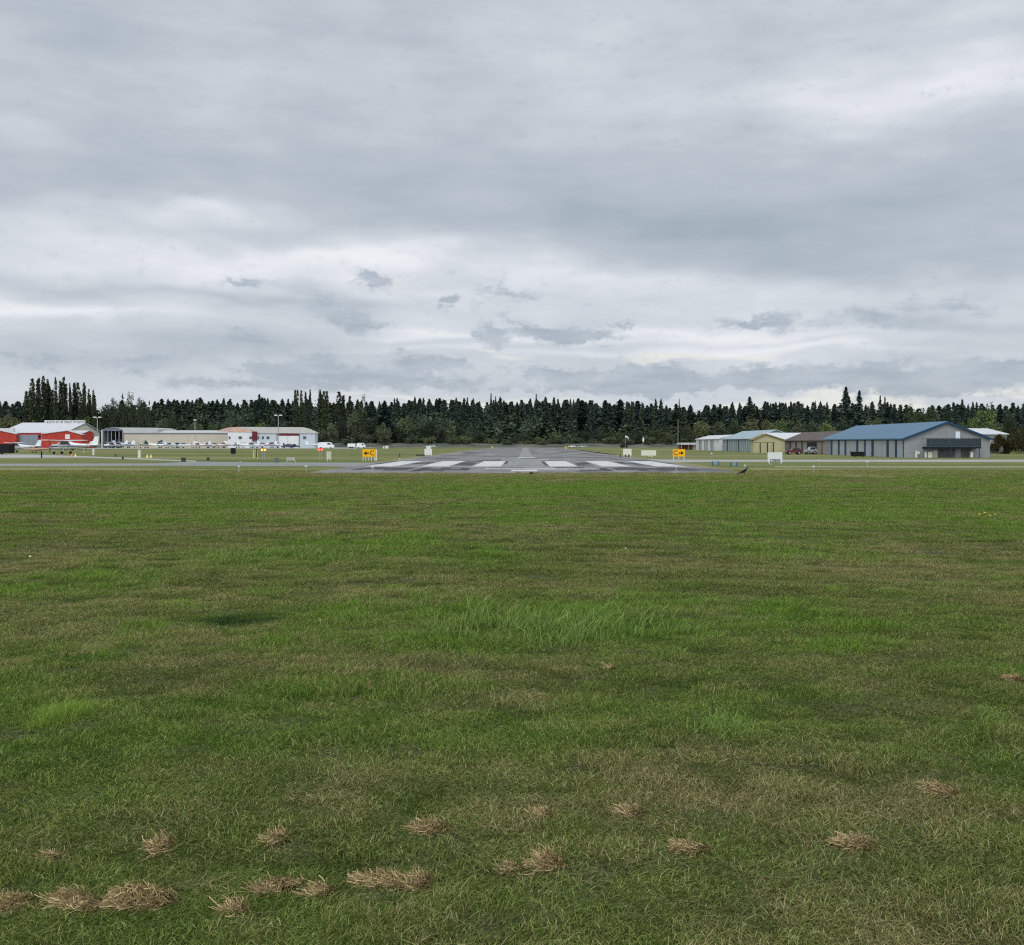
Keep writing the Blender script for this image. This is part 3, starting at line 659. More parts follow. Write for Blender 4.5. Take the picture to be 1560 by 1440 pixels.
def tree(kind, px, ytop, wpx, d, label, cat='tree', group=None, base=0, name=None):
    lst = PROTO[kind]; c = tcount[kind] = tcount.get(kind, -1)+1; cr, tr, _ = lst[c % len(lst)]
    if kind in ('conifer', 'spire'): wpx = wpx*random.uniform(1.05, 1.6)
    h = Z(ytop, d)-base; wn = {'conifer': .15, 'spire': .15, 'poplar': .12, 'broad': .78, 'dark': .9, 'airy': .6, 'green': .9, 'brown': 1.1}[kind]
    ws = (wpx/F*d)/wn
    nm = name or {'conifer': 'conifer_tree', 'spire': 'conifer_tree', 'poplar': 'poplar_tree', 'brown': 'shrub'}.get(kind, 'broadleaf_tree')
    t = thing(nm, label, cat, (X(px, d), d, base), random.uniform(0, 6.28), group, (ws, ws, h))
    a = bpy.data.objects.new('crown', cr); b_ = bpy.data.objects.new('trunk', tr)
    for o in (a, b_): COL.objects.link(o); o.parent = t
    return t
# tall poplars on the left
PL1 = [(49,577,11),(42,596,9),(60,576,9),(67,573,10),(74,578,9),(79,594,6),(84,575,6),(91,580,8),(98,575,9),(107,584,5),(115,583,9),(122,596,6),(128,583,7),(136,593,6),(143,594,6)]
PL1.sort()
for k, (px, yt, w_) in enumerate(PL1):
    tree('poplar', px, yt, w_*1.15, 570+random.uniform(-12, 12), ('leftmost' if k == 0 else ORD[k]+' from left')+' of the tall dark poplars in the row behind the red flying school', group='tall poplars in a row at the left')
PL2 = [(451,594,6),(459,595,6),(465,597,5),(472,593,5),(489,594,9),(496,596,8),(516,597,11),(524,602,7),(533,604,9)]
for k, (px, yt, w_) in enumerate(PL2):
    tree('poplar', px, yt, w_*1.25, 540+random.uniform(-12, 12), ('leftmost' if k == 0 else ORD[k]+' from left')+' of the narrow dark poplars right of the barrel roofed hangar', group='narrow poplars right of the barrel roofed hangar')
for k, (px, yt, w_) in enumerate([(172,594,20),(188,592,20),(201,591,18),(214,593,20),(227,603,14)]):
    tree('airy', px, yt, w_, 555, ('leftmost' if k == 0 else ORD[k]+' from left')+' of the airy topped trees behind the open ended hangar', group='airy topped trees behind the open ended hangar')
for k, (px, yt, w_) in enumerate([(165,612,34),(190,610,36),(212,611,36),(150,618,26)]):
    tree('dark', px, yt, w_, 575, ('leftmost' if k == 0 else ORD[k]+' of the')+' dense dark broad trees below the airy treetops', group='dense dark trees below the airy treetops')
tree('airy', 552, 594, 15, 545, 'thin ragged tree with forked bare looking top behind the left yellow sign')
tree('conifer', 586, 610, 24, 520, 'near black conical conifer between the round trees behind the left yellow sign')
# skyline conifers, region by region
def region(phrase, d, pts, grp):
    pts = sorted(pts)
    for k, p in enumerate(pts):
        px, yt, w_ = p[:3]; kd = p[3] if len(p) > 3 else 'conifer'
        dd = d+random.uniform(-25, 25)
        tree(kd, px, yt, w_, dd, ('leftmost' if k == 0 else ORD[k]+' from left')+' of the skyline conifers '+phrase, group=grp)
S = 'spire'
region('left of the poplar row', 640, [(-2,606,14),(6,614,12),(20,616,13),(30,612,12),(37,611,12)], 'skyline conifers at the far left')
region('above the long tan hangar', 760, [(236,611,12),(241,612,12),(256,607,10),(263,611,12),(270,609,14),(278,611,10),(286,608,12),(293,609,10),(300,607,12),(307,608,11),(318,611,12),(331,608,12)], 'skyline conifers above the tan hangar')
region('above the barrel roofed hangar', 700, [(341,606,11),(351,608,8,S),(362,613,10),(375,612,12),(387,611,9),(395,600,13),(403,606,12),(408,606,10),(416,610,14),(430,607,12),(439,607,12),(446,610,9)], 'skyline conifers above the barrel roofed hangar')
region('between the poplars and the white cabinet', 660, [(545,608,12),(568,611,14),(578,611,9),(594,617,12),(601,606,9),(605,606,9),(614,616,12),(622,615,11),(632,604,10),(637,612,11),(645,606,12),(654,607,11)], 'skyline conifers right of the poplars')
region('left of the runway end', 680, [(665,607,13),(675,608,10),(687,608,13),(695,605,8),(707,606,14),(712,605,8,S),(721,606,9),(730,611,11),(748,598,7,S),(752,609,12),(755,603,7,S),(762,604,9),(771,613,13),(780,611,11)], 'skyline conifers left of the runway end')
region('above the runway end', 680, [(788,612,12),(796,610,11),(808,607,11),(817,600,7,S),(822,611,11),(831,604,10),(844,605,11),(850,607,10),(859,611,12),(869,607,10)], 'skyline conifers above the runway end')
region('right of the runway end', 620, [(874,608,9),(887,609,18),(893,612,11),(903,609,8),(910,615,12),(922,612,13),(929,613,12),(945,608,20),(955,611,10),(962,611,7,S),(970,617,12)], 'skyline conifers right of the runway end')
region('above the right yellow sign', 620, [(978,612,8,S),(986,617,14),(999,607,11),(1007,607,10),(1015,617,12),(1030,615,18),(1035,607,5,S),(1043,620,12),(1052,616,15),(1065,625,10),(1073,621,11)], 'skyline conifers above the right yellow sign')
region('above the row of small hangars', 560, [(1079,617,13),(1087,616,12),(1097,615,14),(1107,620,12),(1116,612,12),(1127,613,10),(1135,618,13),(1142,604,20),(1154,620,12),(1166,611,12),(1174,614,10),(1182,612,10),(1188,612,9),(1197,613,10)], 'skyline conifers above the small hangars')
region('left of the two tallest conifers', 600, [(1205,611,12),(1212,616,10),(1218,615,11),(1230,617,10),(1242,610,7,S),(1250,611,10),(1260,612,11),(1270,619,12),(1278,619,10)], 'skyline conifers left of the two tallest')
tree('conifer', 1289, 589, 17, 520, 'tallest conifer of the right half, standing above the blue roofed hangar'); tree('spire', 1309, 594, 15, 520, 'second tallest conifer of the right half, ragged, above the blue roofed hangar')
region('right of the two tallest conifers', 580, [(1299,613,10),(1319,616,10),(1328,613,10),(1341,602,9,S),(1348,604,9,S),(1352,612,11),(1357,614,10),(1363,618,9),(1372,621,10)], 'skyline conifers right of the two tallest')
region('at the far right above the shrubs', 620, [(1445,615,10),(1455,618,9),(1466,608,10),(1475,615,9),(1482,612,9),(1488,612,9),(1499,618,10),(1524,615,14),(1534,618,10),(1551,618,12),(1562,617,12)], 'skyline conifers at the far right')
for k, (px, yt, w_) in enumerate([(1392,615,32),(1416,618,34),(1437,624,24)]):
    tree('dark', px, yt, w_, 480, ['leftmost', 'middle', 'rightmost'][k]+' of the three wide dark broadleaf trees behind the blue roof ridge', group='wide dark trees behind the blue roof')
tree('green', 1502, 618, 46, 420, 'large fresh green broadleaf tree behind the white roof at the right')
tree('green', 1478, 632, 28, 430, 'smaller green tree left of the large fresh green tree'); tree('dark', 1536, 620, 26, 440, 'dark round tree right of the large fresh green tree')
# round trees in front of the forest
RT = [(508,642,24),(521,632,24),(538,622,22),(549,646,28),(566,632,24),(583,644,28),(598,646,22),(612,655,20),(619,632,26),(648,634,26),(658,646,26),(673,652,24),(686,640,20),(700,660,20),(716,648,24),(735,655,22),(757,663,16)]
RT2 = [(787,662,20),(822,665,20),(846,658,24),(868,657,20),(893,655,22),(914,650,16),(940,654,28),(962,655,22),(985,648,28),(1005,650,28),(1022,655,20)]
RT3 = [(1048,648,24),(1070,640,28),(1098,640,26),(1120,636,26),(1143,630,28),(1172,636,26),(1192,636,26),(1218,640,24),(1240,640,24),(1262,640,24),(1285,632,28),(1330,636,26),(1358,640,24)]
RT4 = [(6,628,26),(24,636,26),(96,640,26),(112,634,24),(128,630,24),(146,640,24),(246,634,22),(258,630,22),(282,646,22),(300,642,24),(325,643,26),(350,640,22),(372,640,26),(398,640,22),(415,636,20),(440,646,26),(478,648,24),(492,650,24)]
for ph, lst, d, rr in (('between the poplars and the runway end', RT, 520, .2), ('right of the runway end', RT2, 540, .2), ('behind the right hand hangars', RT3, 470, .15), ('behind the left hand hangars', RT4, 530, .25)):
    for k, (px, yt, w_) in enumerate(lst):
        kd = 'green' if random.random() < rr*.8 else ('dark' if random.random() < .35 else 'broad')
        tree(kd, px, yt, w_*1.1, d+random.uniform(-12, 12), ('leftmost' if k == 0 else ORD[k]+' from left')+' of the round trees '+ph, group='round trees '+ph)
for k, (px, yt, w_, d) in enumerate([(1519,664,26,212),(1538,652,34,205),(1556,648,34,215),(1578,650,40,205)]):
    tree('brown', px, yt, w_, d, ('leftmost' if k == 0 else ORD[k]+' from left')+' of the brownish green shrubs beside the blue roofed hangar', 'shrub', 'shrubs right of the blue roofed hangar')
# bushes along the far edge of the field
BU = [(528,664),(556,660),(590,662),(628,660),(655,664),(690,662),(712,664),(748,668),(771,670),(800,671),(828,670),(852,668),(878,666),(905,668),(930,664),(958,666),(990,664),(1016,666),(1046,662)]
for k, (px, yt) in enumerate(BU):
    tree('broad', px+random.uniform(-3, 3), yt, 26, 500+random.uniform(-6, 6), ('leftmost' if k == 0 else ORD[k]+' from left')+' of the low bushes on the bank across the field end', 'bush', 'low bushes on the far bank', name='bush')
# the unbroken wood behind them, one mass
VV, FF, RR = [], [], []; off = 0
prof_sky = np.interp
kx = [-120, 0, 40, 160, 240, 300, 420, 500, 560, 640, 700, 739, 780, 840, 900, 980, 1060, 1100, 1200, 1290, 1380, 1440, 1560, 1700]
ky = [611, 614, 618, 618, 613, 610, 612, 615, 616, 612, 611, 617, 612, 611, 612, 617, 624, 619, 616, 618, 621, 617, 618, 618]
r = np.random.default_rng(5)
src = [p[2] for p in PROTO['conifer']]+[p[2] for p in PROTO['broad'][:2]]
for (d0, d1, n, dy) in ((740, 800, 240, 0), (690, 735, 170, 6), (630, 685, 150, 14), (575, 620, 120, 25)):
    for q in range(n):
        px = -110+1780*(q+r.random())/n; d = d0+(d1-d0)*r.random(); yt = np.interp(px, kx, ky)-1.5+dy+r.normal(0, 2.2)
        jj = r.integers(0, 8); Vv, Ff, a1 = src[jj]; sub = r.random(len(Ff)) < .36
        V4 = Vv.reshape(-1, 4, 3)[sub].copy(); h = Z(yt, d); c_ = V4.mean(1, keepdims=True); V4 = c_+(V4-c_)*1.7
        kx_ = (1.75 if jj < 6 else .85)*(.8+.5*r.random()); s = np.array([h*kx_, h*kx_, h]); an = r.random()*6.28; ca, sa = math.cos(an), math.sin(an)
        V4 = V4*s; xx_ = V4[..., 0]*ca-V4[..., 1]*sa; yy_ = V4[..., 0]*sa+V4[..., 1]*ca; V4 = np.stack([xx_+X(px, d), yy_+d, V4[..., 2]], -1)
        VV.append(V4.reshape(-1, 3)); m_ = len(V4); FF.append(off+np.arange(m_*4).reshape(-1, 4)); off += m_*4
        RR.append(np.clip(a1.reshape(-1, 4)[sub].ravel()*.8+r.normal(.08, .16), 0, 1))
wd = npmesh('woodland', np.concatenate(VV), np.concatenate(FF), CON, attrs={'rnd': ('POINT', np.concatenate(RR))}); wd['kind'] = 'stuff'
tag(wd, 'dark unbroken conifer wood behind the whole airfield', 'woodland')
# low wooded rise behind everything and the bank at the field end
HM = mat('hill_forest_floor', (.016, .024, .020), .95, .35, .03)
xs_ = np.linspace(-900, 900, 181); prof = [(-900, 12)]
mb = MB(); vs = []; n_ = len(xs_)
for j, (yy_, f) in enumerate(((640, 0), (700, .25), (800, .8), (900, 1), (1100, .9), (1500, 0))):
    for x_ in xs_: vs.append((x_*(yy_/800), yy_, -0.4+f*(21+7*float(fbm(x_*.01+4, yy_*.004, 77, 4)))))
fs = [(j*n_+i_, j*n_+i_+1, (j+1)*n_+i_+1, (j+1)*n_+i_) for j in range(5) for i_ in range(n_-1)]
h_ = mb.add(vs, fs).build('hill', HM, smooth=True); h_['kind'] = 'structure'
mb = MB(); vs = []; ny_ = 5
xs_ = np.linspace(-330, 260, 240)
for (yy_, zf) in ((488, -.3), (492, 1.1), (500, 1.9), (510, 1.8), (530, -.3)):
    for x_ in xs_: vs.append((x_, yy_, zf*(.8+.4*float(vnoise(x_*.05, yy_*.2, 81))) if zf > 0 else zf))
n_ = len(xs_); fs = [(j*n_+i_, j*n_+i_+1, (j+1)*n_+i_+1, (j+1)*n_+i_) for j in range(4) for i_ in range(n_-1)]
bk = mb.add(vs, fs).build('bank', mat('bank_scrub', (.085, .088, .07), .95, .5, .25, stretch=(.4, 1, 3)), smooth=True); bk['kind'] = 'structure'

# ================================================================ BUILDINGS
WHT = mat('white_cladding', (.62, .62, .61), .6, .06, .6); CRM = mat('cream_cladding', (.55, .52, .42), .7, .06, .5); TAN = mat('tan_cladding', (.46, .42, .33), .7, .05, .4)
RED = mat('red_cladding', (.36, .045, .03), .6, .1, .5); MAR = mat('maroon_panel', (.13, .02, .03), .6, .1, 1); GRD = mat('grey_door', (.20, .22, .25), .6, .12, .5)
ROOFW = mat('white_metal_roof', (.50, .50, .51), .5, .06, .3, stretch=(6, .4, 1)); ROOFB = mat('blue_metal_roof', (.075, .15, .22), .45, .12, .5, stretch=(.3, 3, 1)); ROOFN = mat('brown_roof', (.11, .09, .08), .8, .14, .6)
ROOFL = mat('pale_blue_roof', (.27, .34, .38), .5, .08, .5); BLK = mat('black_paint', (.012, .012, .014), .6, .2, 2); DKG = mat('dark_interior', (.03, .033, .036), .9, .3, .4)
GLS = mat('window_glass', (.035, .045, .055), .12, .2, 1); NAV = mat('navy_trim', (.022, .05, .10), .5, .1, 1); GRY = mat('grey_block_wall', (.25, .258, .26), .85, .09, 1.2, bump=.3)
PALEW = mat('pale_grey_wall', (.33, .35, .36), .75, .07, .6); BRW = mat('taupe_wall', (.19, .175, .16), .8, .1, .6); YEL = mat('pale_yellow_wall', (.42, .39, .23), .7, .07, .6)
TEA = mat('grey_teal_panel', (.19, .235, .25), .65, .1, .6); STEEL = mat('galvanised_steel', (.35, .36, .37), .45, .1, 4, metal=.3); WP = mat('white_paint', (.60, .61, .59), .45, .04, 3)
OCH = mat('sign_yellow', (.78, .40, .01), .5, .05, 3); CRS = mat('cream_panel', (.62, .61, .50), .6, .06, 2)
def xon(px, A, B):
    """where the sight line through column px meets the ground line A-B"""
    k = (px-CX)/F; (ax, ay), (bx, by) = A, B; t = (k*ay-ax)/((bx-ax)-k*(by-ay)); return t
class Bld:
    """gable building; local x along the front, y away from the viewer, ridge along y (or along x)"""
    def __init__(s, name, label, px0, px1, pyb, L_, eave, ridge, wall, roof, along='y', rz=0, over=.35, cat='hangar', group=None, ridge_at=.5, d=None, rt=.18):
        s.d = d or dist(pyb); s.W = (px1-px0)/F*s.d; s.px0 = px0; s.L = L_
        s.t = thing(name, label, cat, (X(px0, s.d), s.d, 0), rz, group)
        s.e, s.r = eave, ridge; W, e, r_, o = s.W, eave, ridge, over
        if along == 'y':
            MB().prism([(0, -.2), (W, -.2), (W, e), (W*ridge_at, r_), (0, e)], 'y', 0, L_).build('wall', wall, s.t)
            k1 = (r_-e)/(W*ridge_at); k2 = (r_-e)/(W*(1-ridge_at))
            MB().prism([(-o, e-o*k1+.02), (W*ridge_at, r_+.02), (W+o, e-o*k2+.02), (W+o, e-o*k2+rt), (W*ridge_at, r_+rt), (-o, e-o*k1+rt)], 'y', -o, L_+o).build('roof', roof, s.t)
        else:
            MB().prism([(0, -.2), (L_, -.2), (L_, e), (L_/2, r_), (0, e)], 'x', 0, W).build('wall', wall, s.t)
            k1 = (r_-e)/(L_/2)
            MB().prism([(-o, e-o*k1+.02), (L_/2, r_+.02), (L_+o, e-o*k1+.02), (L_+o, e-o*k1+rt), (L_/2, r_+rt), (-o, e-o*k1+rt)], 'x', -o, W+o).build('roof', roof, s.t)
    def lx(s, px): return (px-s.px0)/F*s.d
    def front(s, name, px0, px1, y0, y1, m, dep=.08, parent=None, label=None):
        mb = MB().box(s.lx(px0), s.lx(px1), -dep, .05, Z(y1, s.d), Z(y0, s.d)); o = mb.build(name, m, parent or s.t)
        if label: o['label'] = label
        return o
    def side(s, name, px, wpx, z0, z1, m, left=True, dep=.06):
        A = (X(s.px0, s.d), s.d); x0 = A[0] if left else A[0]+s.W
        k0 = x0/((px-CX)/F)-s.d; k1 = x0/((px+wpx-CX)/F)-s.d; a, b_ = sorted((k0, k1)); a = max(a, .02); b_ = min(b_, s.L-.02)
        xl = 0 if left else s.W
        return MB().box(xl-dep if left else xl-.03, xl+.03 if left else xl+dep, a, b_, z0, z1).build(name, m, s.t)
def text(body, size, m, parent, loc, rot=(math.pi/2, 0, 0), name='lettering', ext=.01, align='CENTER'):
    c = bpy.data.curves.new(name, 'FONT'); c.body = body; c.size = size; c.align_x = align; c.align_y = 'CENTER'; c.extrude = ext
    c.materials.append(m); q = bpy.data.objects.new(name, c); dg = bpy.context.evaluated_depsgraph_get(); me = bpy.data.meshes.new_from_object(q.evaluated_get(dg) if False else q); o = bpy.data.objects.new(name, me); COL.objects.link(o); o.parent = parent; o.location = loc; o.rotation_euler = rot; return o

# --- blue roofed hangar (right)
d5 = dist(697.3); B = Bld('blue_roofed_hangar', 'grey hangar with blue metal roof and dark balcony on its gable end', 1377, 1508, 697.3, 40, Z(668.5, d5), Z(643.5, d5), GRY, ROOFB)
for px, w_ in ((1266, 2.2), (1277, 2.2), (1287, 2.4), (1305, 2.6), (1317, 2), (1328, 3), (1351, 3), (1364, 2.6), (1376, 1.2)):
    B.side('post', px, w_, 0, B.e-.12, NAV)
for a, b_ in ((1268.6, 1276.6), (1279.6, 1286.6), (1290, 1304), (1308, 1316.4), (1319.4, 1327.4), (1331.6, 1350), (1354.6, 1363), (1367, 1375.4)):
    B.side('door_panel', a, b_-a, 0, B.e-.3, PALEW, dep=.035)
tr = MB(); o_ = .35; k_ = (B.r-B.e)/(B.W/2)
tr.prism([(-o_, B.e-o_*k_-.16), (B.W/2, B.r-.16), (B.W+o_, B.e-o_*k_-.16), (B.W+o_, B.e-o_*k_+.17), (B.W/2, B.r+.17), (-o_, B.e-o_*k_+.17)], 'y', -.42, -.353); tr.build('fascia', NAV, B.t)
bx0, bx1 = B.lx(1405), B.lx(1487); zb, zt = Z(680.8, B.d), Z(667.5, B.d)
fl = MB().box(bx0, bx1, -1.6, -.002, zb-.25, zb); fl.build('balcony_floor', mat('dark_balcony', (.012, .018, .026), .8), B.t)
rl = MB(); rl.box(bx0, bx1, -1.66, -1.6, zt-.06, zt)
nb = 26
for k in range(nb+1): xk = bx0+(bx1-bx0-.05)*k/nb; rl.box(xk, xk+.06 if k % 5 else xk+.12, -1.65, -1.61, zb, zt-.06)
rl.box(bx0, bx0+.05, -1.6, -.01, zt-.06, zt); rl.box(bx1-.05, bx1, -1.6, -.01, zt-.06, zt); rl.box(bx0+.05, bx1-.05, -1.63, -1.62, zb+.05, zt-.12); rl.build('balcony_railing', mat('dark_blue_rail', (.035, .048, .06), .7, .2, 2), B.t)
for px in (1406.5, 1442, 1485): MB().cyl((B.lx(px), -1.5, 0), (B.lx(px), -1.5, zb-.25), .07).build('balcony_post', NAV, B.t)
dr = B.front('upper_door', 1455.5, 1462.5, 657.5, 675.5, mat('pale_door', (.62, .68, .70), .4, .05, 1), .05); MB().box(B.lx(1454.7), B.lx(1463.3), -.03, .0, Z(675.5, B.d), Z(656.8, B.d)).build('door_frame', GRD, dr)
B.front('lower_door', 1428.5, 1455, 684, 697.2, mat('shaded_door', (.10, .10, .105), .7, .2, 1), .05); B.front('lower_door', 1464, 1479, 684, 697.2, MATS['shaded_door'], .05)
B.front('side_door', 1421, 1428.3, 686.5, 697.2, CRM, .04)
for nm, lb, a, b_, y0, y1, dy in (('electric_meter_cabinet', 'left one of the white cabinets against the blue roofed hangar', 1395, 1397.5, 687, 697.2, .5), ('electric_meter_cabinet', 'small white cabinet right of the first one at the hangar gable', 1398.2, 1401, 688, 692, .5),
                                  ('storage_tank', 'wide pale tank under the balcony of the blue roofed hangar', 1409.5, 1420.4, 688.5, 697.2, .8), ('white_box', 'small white box below the right end of the balcony', 1478.8, 1482.5, 688.6, 696.8, 1.0)):
    d_ = B.d-dy; t = thing(nm, lb, 'cabinet' if 'cab' in nm else 'tank' if 'tank' in nm else 'box', (X(a, d_), d_, 0)); w_ = (b_-a)/F*d_
    z0 = max(0, Z(y1, d_)); MB().box(0, w_, 0, .4, z0, Z(y0, d_)-.05).build('body', WP if nm != 'storage_tank' else CRS, t); MB().box(-.03, w_+.03, -.03, .43, Z(y0, d_)-.05, Z(y0, d_)).build('lid', WP, t)
    if z0 > .1: MB().cyl((w_/2, .2, 0), (w_/2, .2, z0), .04).build('post', STEEL, t)
t = thing('waste_container', 'black open waste container in front of the blue roofed hangar', 'container', (*at(1300, 696.6), 0)); dd = dist(696.6); w_ = 17.5/F*dd; h_ = 8.3/F*dd
MB().prism([(.12, .12), (w_-.12, .12), (w_, h_-.08), (0, h_-.08)], 'y', 0, 1.5).build('body', BLK, t); MB().box(-.05, w_+.05, -.05, 1.55, h_-.08, h_).build('rim', mat('dark_rim', (.03, .03, .03), .5), t)
for x_ in (.25, w_-.25): MB().cyl((x_, .1, .06), (x_, .25, .06), .06).build('wheel', BLK, t)

# --- row of small hangars on the right: each shows its long left side and hides its gable behind the next
dark_ = DKG
d4 = 197.0; B = Bld('brown_roofed_hangar', 'low taupe hangar with brown roof and one open bay', 1263, 1330, 692.2, 32, Z(671, d4), Z(657.5, d4), BRW, ROOFN, d=d4)
B.side('open_bay', 1230, 14, 0, B.e-.4, DKG)
for a, b_ in ((1196, 1203), (1206, 1212), (1214, 1221), (1224, 1229), (1246, 1251), (1255, 1262)): B.side('door_panel', a, b_-a, 0, B.e-.35, mat('taupe_door', (.25, .235, .22), .7, .1, 1), dep=.04)
B.side('post', 1252.5, 1.3, 0, B.e-.2, mat('rust_post', (.30, .13, .05), .7), dep=.1)
for a in (1203.4, 1212.6, 1221.6): B.side('post', a, 1, 0, B.e-.2, DKG, dep=.1)
d3 = 232.0; B = Bld('yellow_gable_hangar', 'pale yellow hangar with gable front', 1148, 1191, 690.3, 2.5, Z(670, d3), Z(662.3, d3), YEL, mat('olive_trim', (.22, .2, .1), .7), ridge_at=.42, over=.4, rt=.2)
B.front('beam', 1148, 1180, 673.5, 674.5, MATS['olive_trim'], .06)
for a, b_ in ((1149.4, 1157), (1159.4, 1163.6), (1164.4, 1168), (1170, 1177)): B.front('door_panel', a, b_, 674.8, 690, mat('yellow_door', (.40, .375, .215), .7, .06, 1), .05)
for a in (1157.4, 1168.3, 1177.4): B.front('post', a, a+1.3, 674.6, 690.2, DKG, .09)
d3 = 235.5; B = Bld('white_roofed_hangar', 'hangar with long white roof just behind the yellow gable hangar', 1171, 1236, 690, 9, Z(669.4, d3), Z(660.6, d3+4.5), YEL, ROOFW, along='x', d=d3)
d2 = 250.0; B = Bld('pale_blue_roofed_hangar', 'grey teal hangar of many narrow doors under a pale blue roof', 1147, 1218, 690, 36, Z(668.6, d2), Z(655.6, d2), TEA, ROOFL, d=d2)
for k in range(13):
    a = 1102+k*3.45; B.side('door_panel', a, 2.2, 0, B.e-.35, (mat('teal_door', (.27, .32, .33), .6, .08, 1) if k % 3 != 1 else PALEW), dep=.05)
for a in (1107.6, 1125, 1144.8): B.side('post', a, 1.6, 0, B.e-.1, mat('dark_teal', (.05, .07, .08), .7), dep=.1)
d1_ = 288.0; B = Bld('white_flat_hangar', 'small white hangar with narrow doors, leftmost of the right hand row', 1095.5, 1140, 689.6, 36, Z(669, d1_), Z(663.2, d1_), WHT, ROOFW, d=d1_)
for k, a in enumerate((1061, 1066, 1070, 1075, 1079, 1084, 1089)): B.side('door_panel', a, 3.4, 0, B.e-.3, PALEW if k % 2 else WHT, dep=.06)
for a in (1065, 1073.6, 1083): B.side('post', a, .6, 0, B.e-.2, mat('grey_post', (.15, .15, .15), .6), dep=.1)
t = thing('open_shelter', 'low open shelter with white roof behind the right yellow sign', 'shelter', (X(1037, 330), 330, 0)); w_ = 23/F*330
MB().box(0, w_, 0, 7, Z(677.6, 330), Z(674.6, 330)).build('roof', ROOFW, t); MB().box(.3, w_-.3, 4, 6.5, -.1, Z(677.7, 330)).build('rear_wall', mat('brick_wall', (.16, .09, .06), .8), t)
for x_ in (.2, w_/2, w_-.3): MB().box(x_, x_+.12, .2, .32, -.1, Z(677.7, 330)).build('post', STEEL, t)
d6 = 230; B = Bld('white_roofed_shed', 'distant shed with white roof seen beyond the blue roofed hangar', 1488, 1534, 690, 20, Z(662, d6), Z(653, d6), GRY, ROOFW, along='x', d=d6, cat='shed')

# --- left hand buildings
dL = 452.0
dS = 452.0; kk_ = (CX-105)/(CX-152); LS = dS*(kk_-1)
B = Bld('flying_school_hangar', 'large white roofed hangar with cream gable end and a rooftop name board', 8, 105, 682, LS, Z(656.2, dS), Z(644.6, dS+LS/2), CRM, ROOFW, along='x', d=dS, over=.5)
k_ = (B.r-B.e)/(LS/2); MB().prism([(-.5, B.e-.5*k_-.3), (LS/2, B.r-.3), (LS+.5, B.e-.5*k_-.3), (LS+.5, B.e-.5*k_), (LS/2, B.r+.01), (-.5, B.e-.5*k_)], 'x', B.W+.2, B.W+.51).build('gable_fascia', GRD, B.t)
for a in (129, 134.5, 142.2): B.side('window', a, 4.6 if a == 134.5 else 2.8, 3.3, 4.6, GLS, left=False, dep=.08)
B.side('dark_base', 128, 21, 0, 1.6, mat('brown_base', (.08, .05, .04), .8), left=False, dep=.06)
zr = B.r; sg = MB().box(B.lx(42), B.lx(96)+3, LS/2-.7, LS/2-.4, zr-.9, zr+1.2).build('name_board', WP, B.t); sg['label'] = 'long white rooftop board with dark letters'
text('LANGLEY FLYING SCHOOL', 1.6, mat('letter_grey', (.05, .05, .07), .7), B.t, (B.lx(72)+1.2, LS/2-.75, zr+.2), ext=.03)
dA = dL-22
B = Bld('red_annex', 'low red annex with a white canopy roof in front of the flying school hangar', 12, 128, 682, 10, Z(659.6, dA), Z(656.4, dA), RED, ROOFW, along='x', d=dA, cat='annex')
for a, b_ in ((25, 30.5), (31, 44), (44.5, 58), (62.5, 68)): B.front('hangar_door', a, b_, 662.6, 681, GRD, .12)
B.front('dark_opening', 59, 62, 663, 667.5, BLK, .14)
MB().prism([(B.lx(68), Z(682, B.d)), (B.lx(128.5), Z(682, B.d)), (B.lx(128.5), Z(662.6, B.d)), (B.lx(107), Z(656.6, B.d)), (B.lx(68), Z(661.6, B.d))], 'y', -2.5, -.05).build('red_gable', RED, B.t)
MB().prism([(B.lx(68), Z(661.6, B.d)), (B.lx(107), Z(656.6, B.d)), (B.lx(129), Z(662.7, B.d)), (B.lx(129), Z(661.6, B.d)), (B.lx(107), Z(655.4, B.d)), (B.lx(68), Z(660.5, B.d))], 'y', -2.9, -.06).build('white_verge', ROOFW, B.t)
MB().box(B.lx(103.5), B.lx(110.5), -2.7, -2.4, Z(669, B.d), Z(662, B.d)).build('white_emblem_board', WP, B.t)
B = Bld('red_side_hangar', 'bright red hangar cut by the left edge of the photo', -70, 25, 682, 2.5, Z(661.5, 428), Z(656, 428), RED, ROOFW, along='y', d=428, ridge_at=.72)
MB().box(B.lx(-8), B.lx(16), 2.7, 4, 3, Z(653.2, 444)).build('upper_roof', ROOFW, B.t)
# open ended arched hangar and the long tan one
dT = 470.0
t = thing('open_ended_hangar', 'arched hangar with a dark open end and pale curved roof', 'hangar', (X(155, dT), dT, 0)); lx = lambda px: (px-155)/F*dT; zz_ = lambda py: Z(py, dT)
MB().box(lx(155), lx(157), 0, 24, -.1, zz_(655)).build('left_wall', mat('dim_inner_wall', (.22, .24, .26), .9), t); MB().box(lx(154.6), lx(156.2), -.2, -.01, -.1, zz_(655)).build('corner_post', WHT, t); MB().box(lx(186), lx(189), 0, 24, -.1, zz_(655.3)).build('right_wall', mat('taupe_column', (.2, .17, .17), .7), t)
MB().box(lx(157), lx(186), 18, 18.4, -.1, zz_(655)).build('back_wall', GRD, t)
MB().prism([(lx(155), zz_(655.4)), (lx(163), zz_(652.6)), (lx(172), zz_(651.6)), (lx(181), zz_(652.6)), (lx(189), zz_(655.4)), (lx(186), zz_(656.6)), (lx(157), zz_(656.6))], 'y', .05, .6).build('front_truss', mat('blue_grey_truss', (.16, .18, .22), .6), t)
for px in (163, 168.3, 174.5, 180): MB().box(lx(px), lx(px)+.25, .7, .95, -.1, zz_(656.4)).build('mullion', STEEL, t)
MB().box(lx(158), lx(184), 14, 14.3, -.1, zz_(669)).build('inner_partition', mat('pale_inner', (.3, .32, .32), .8), t)
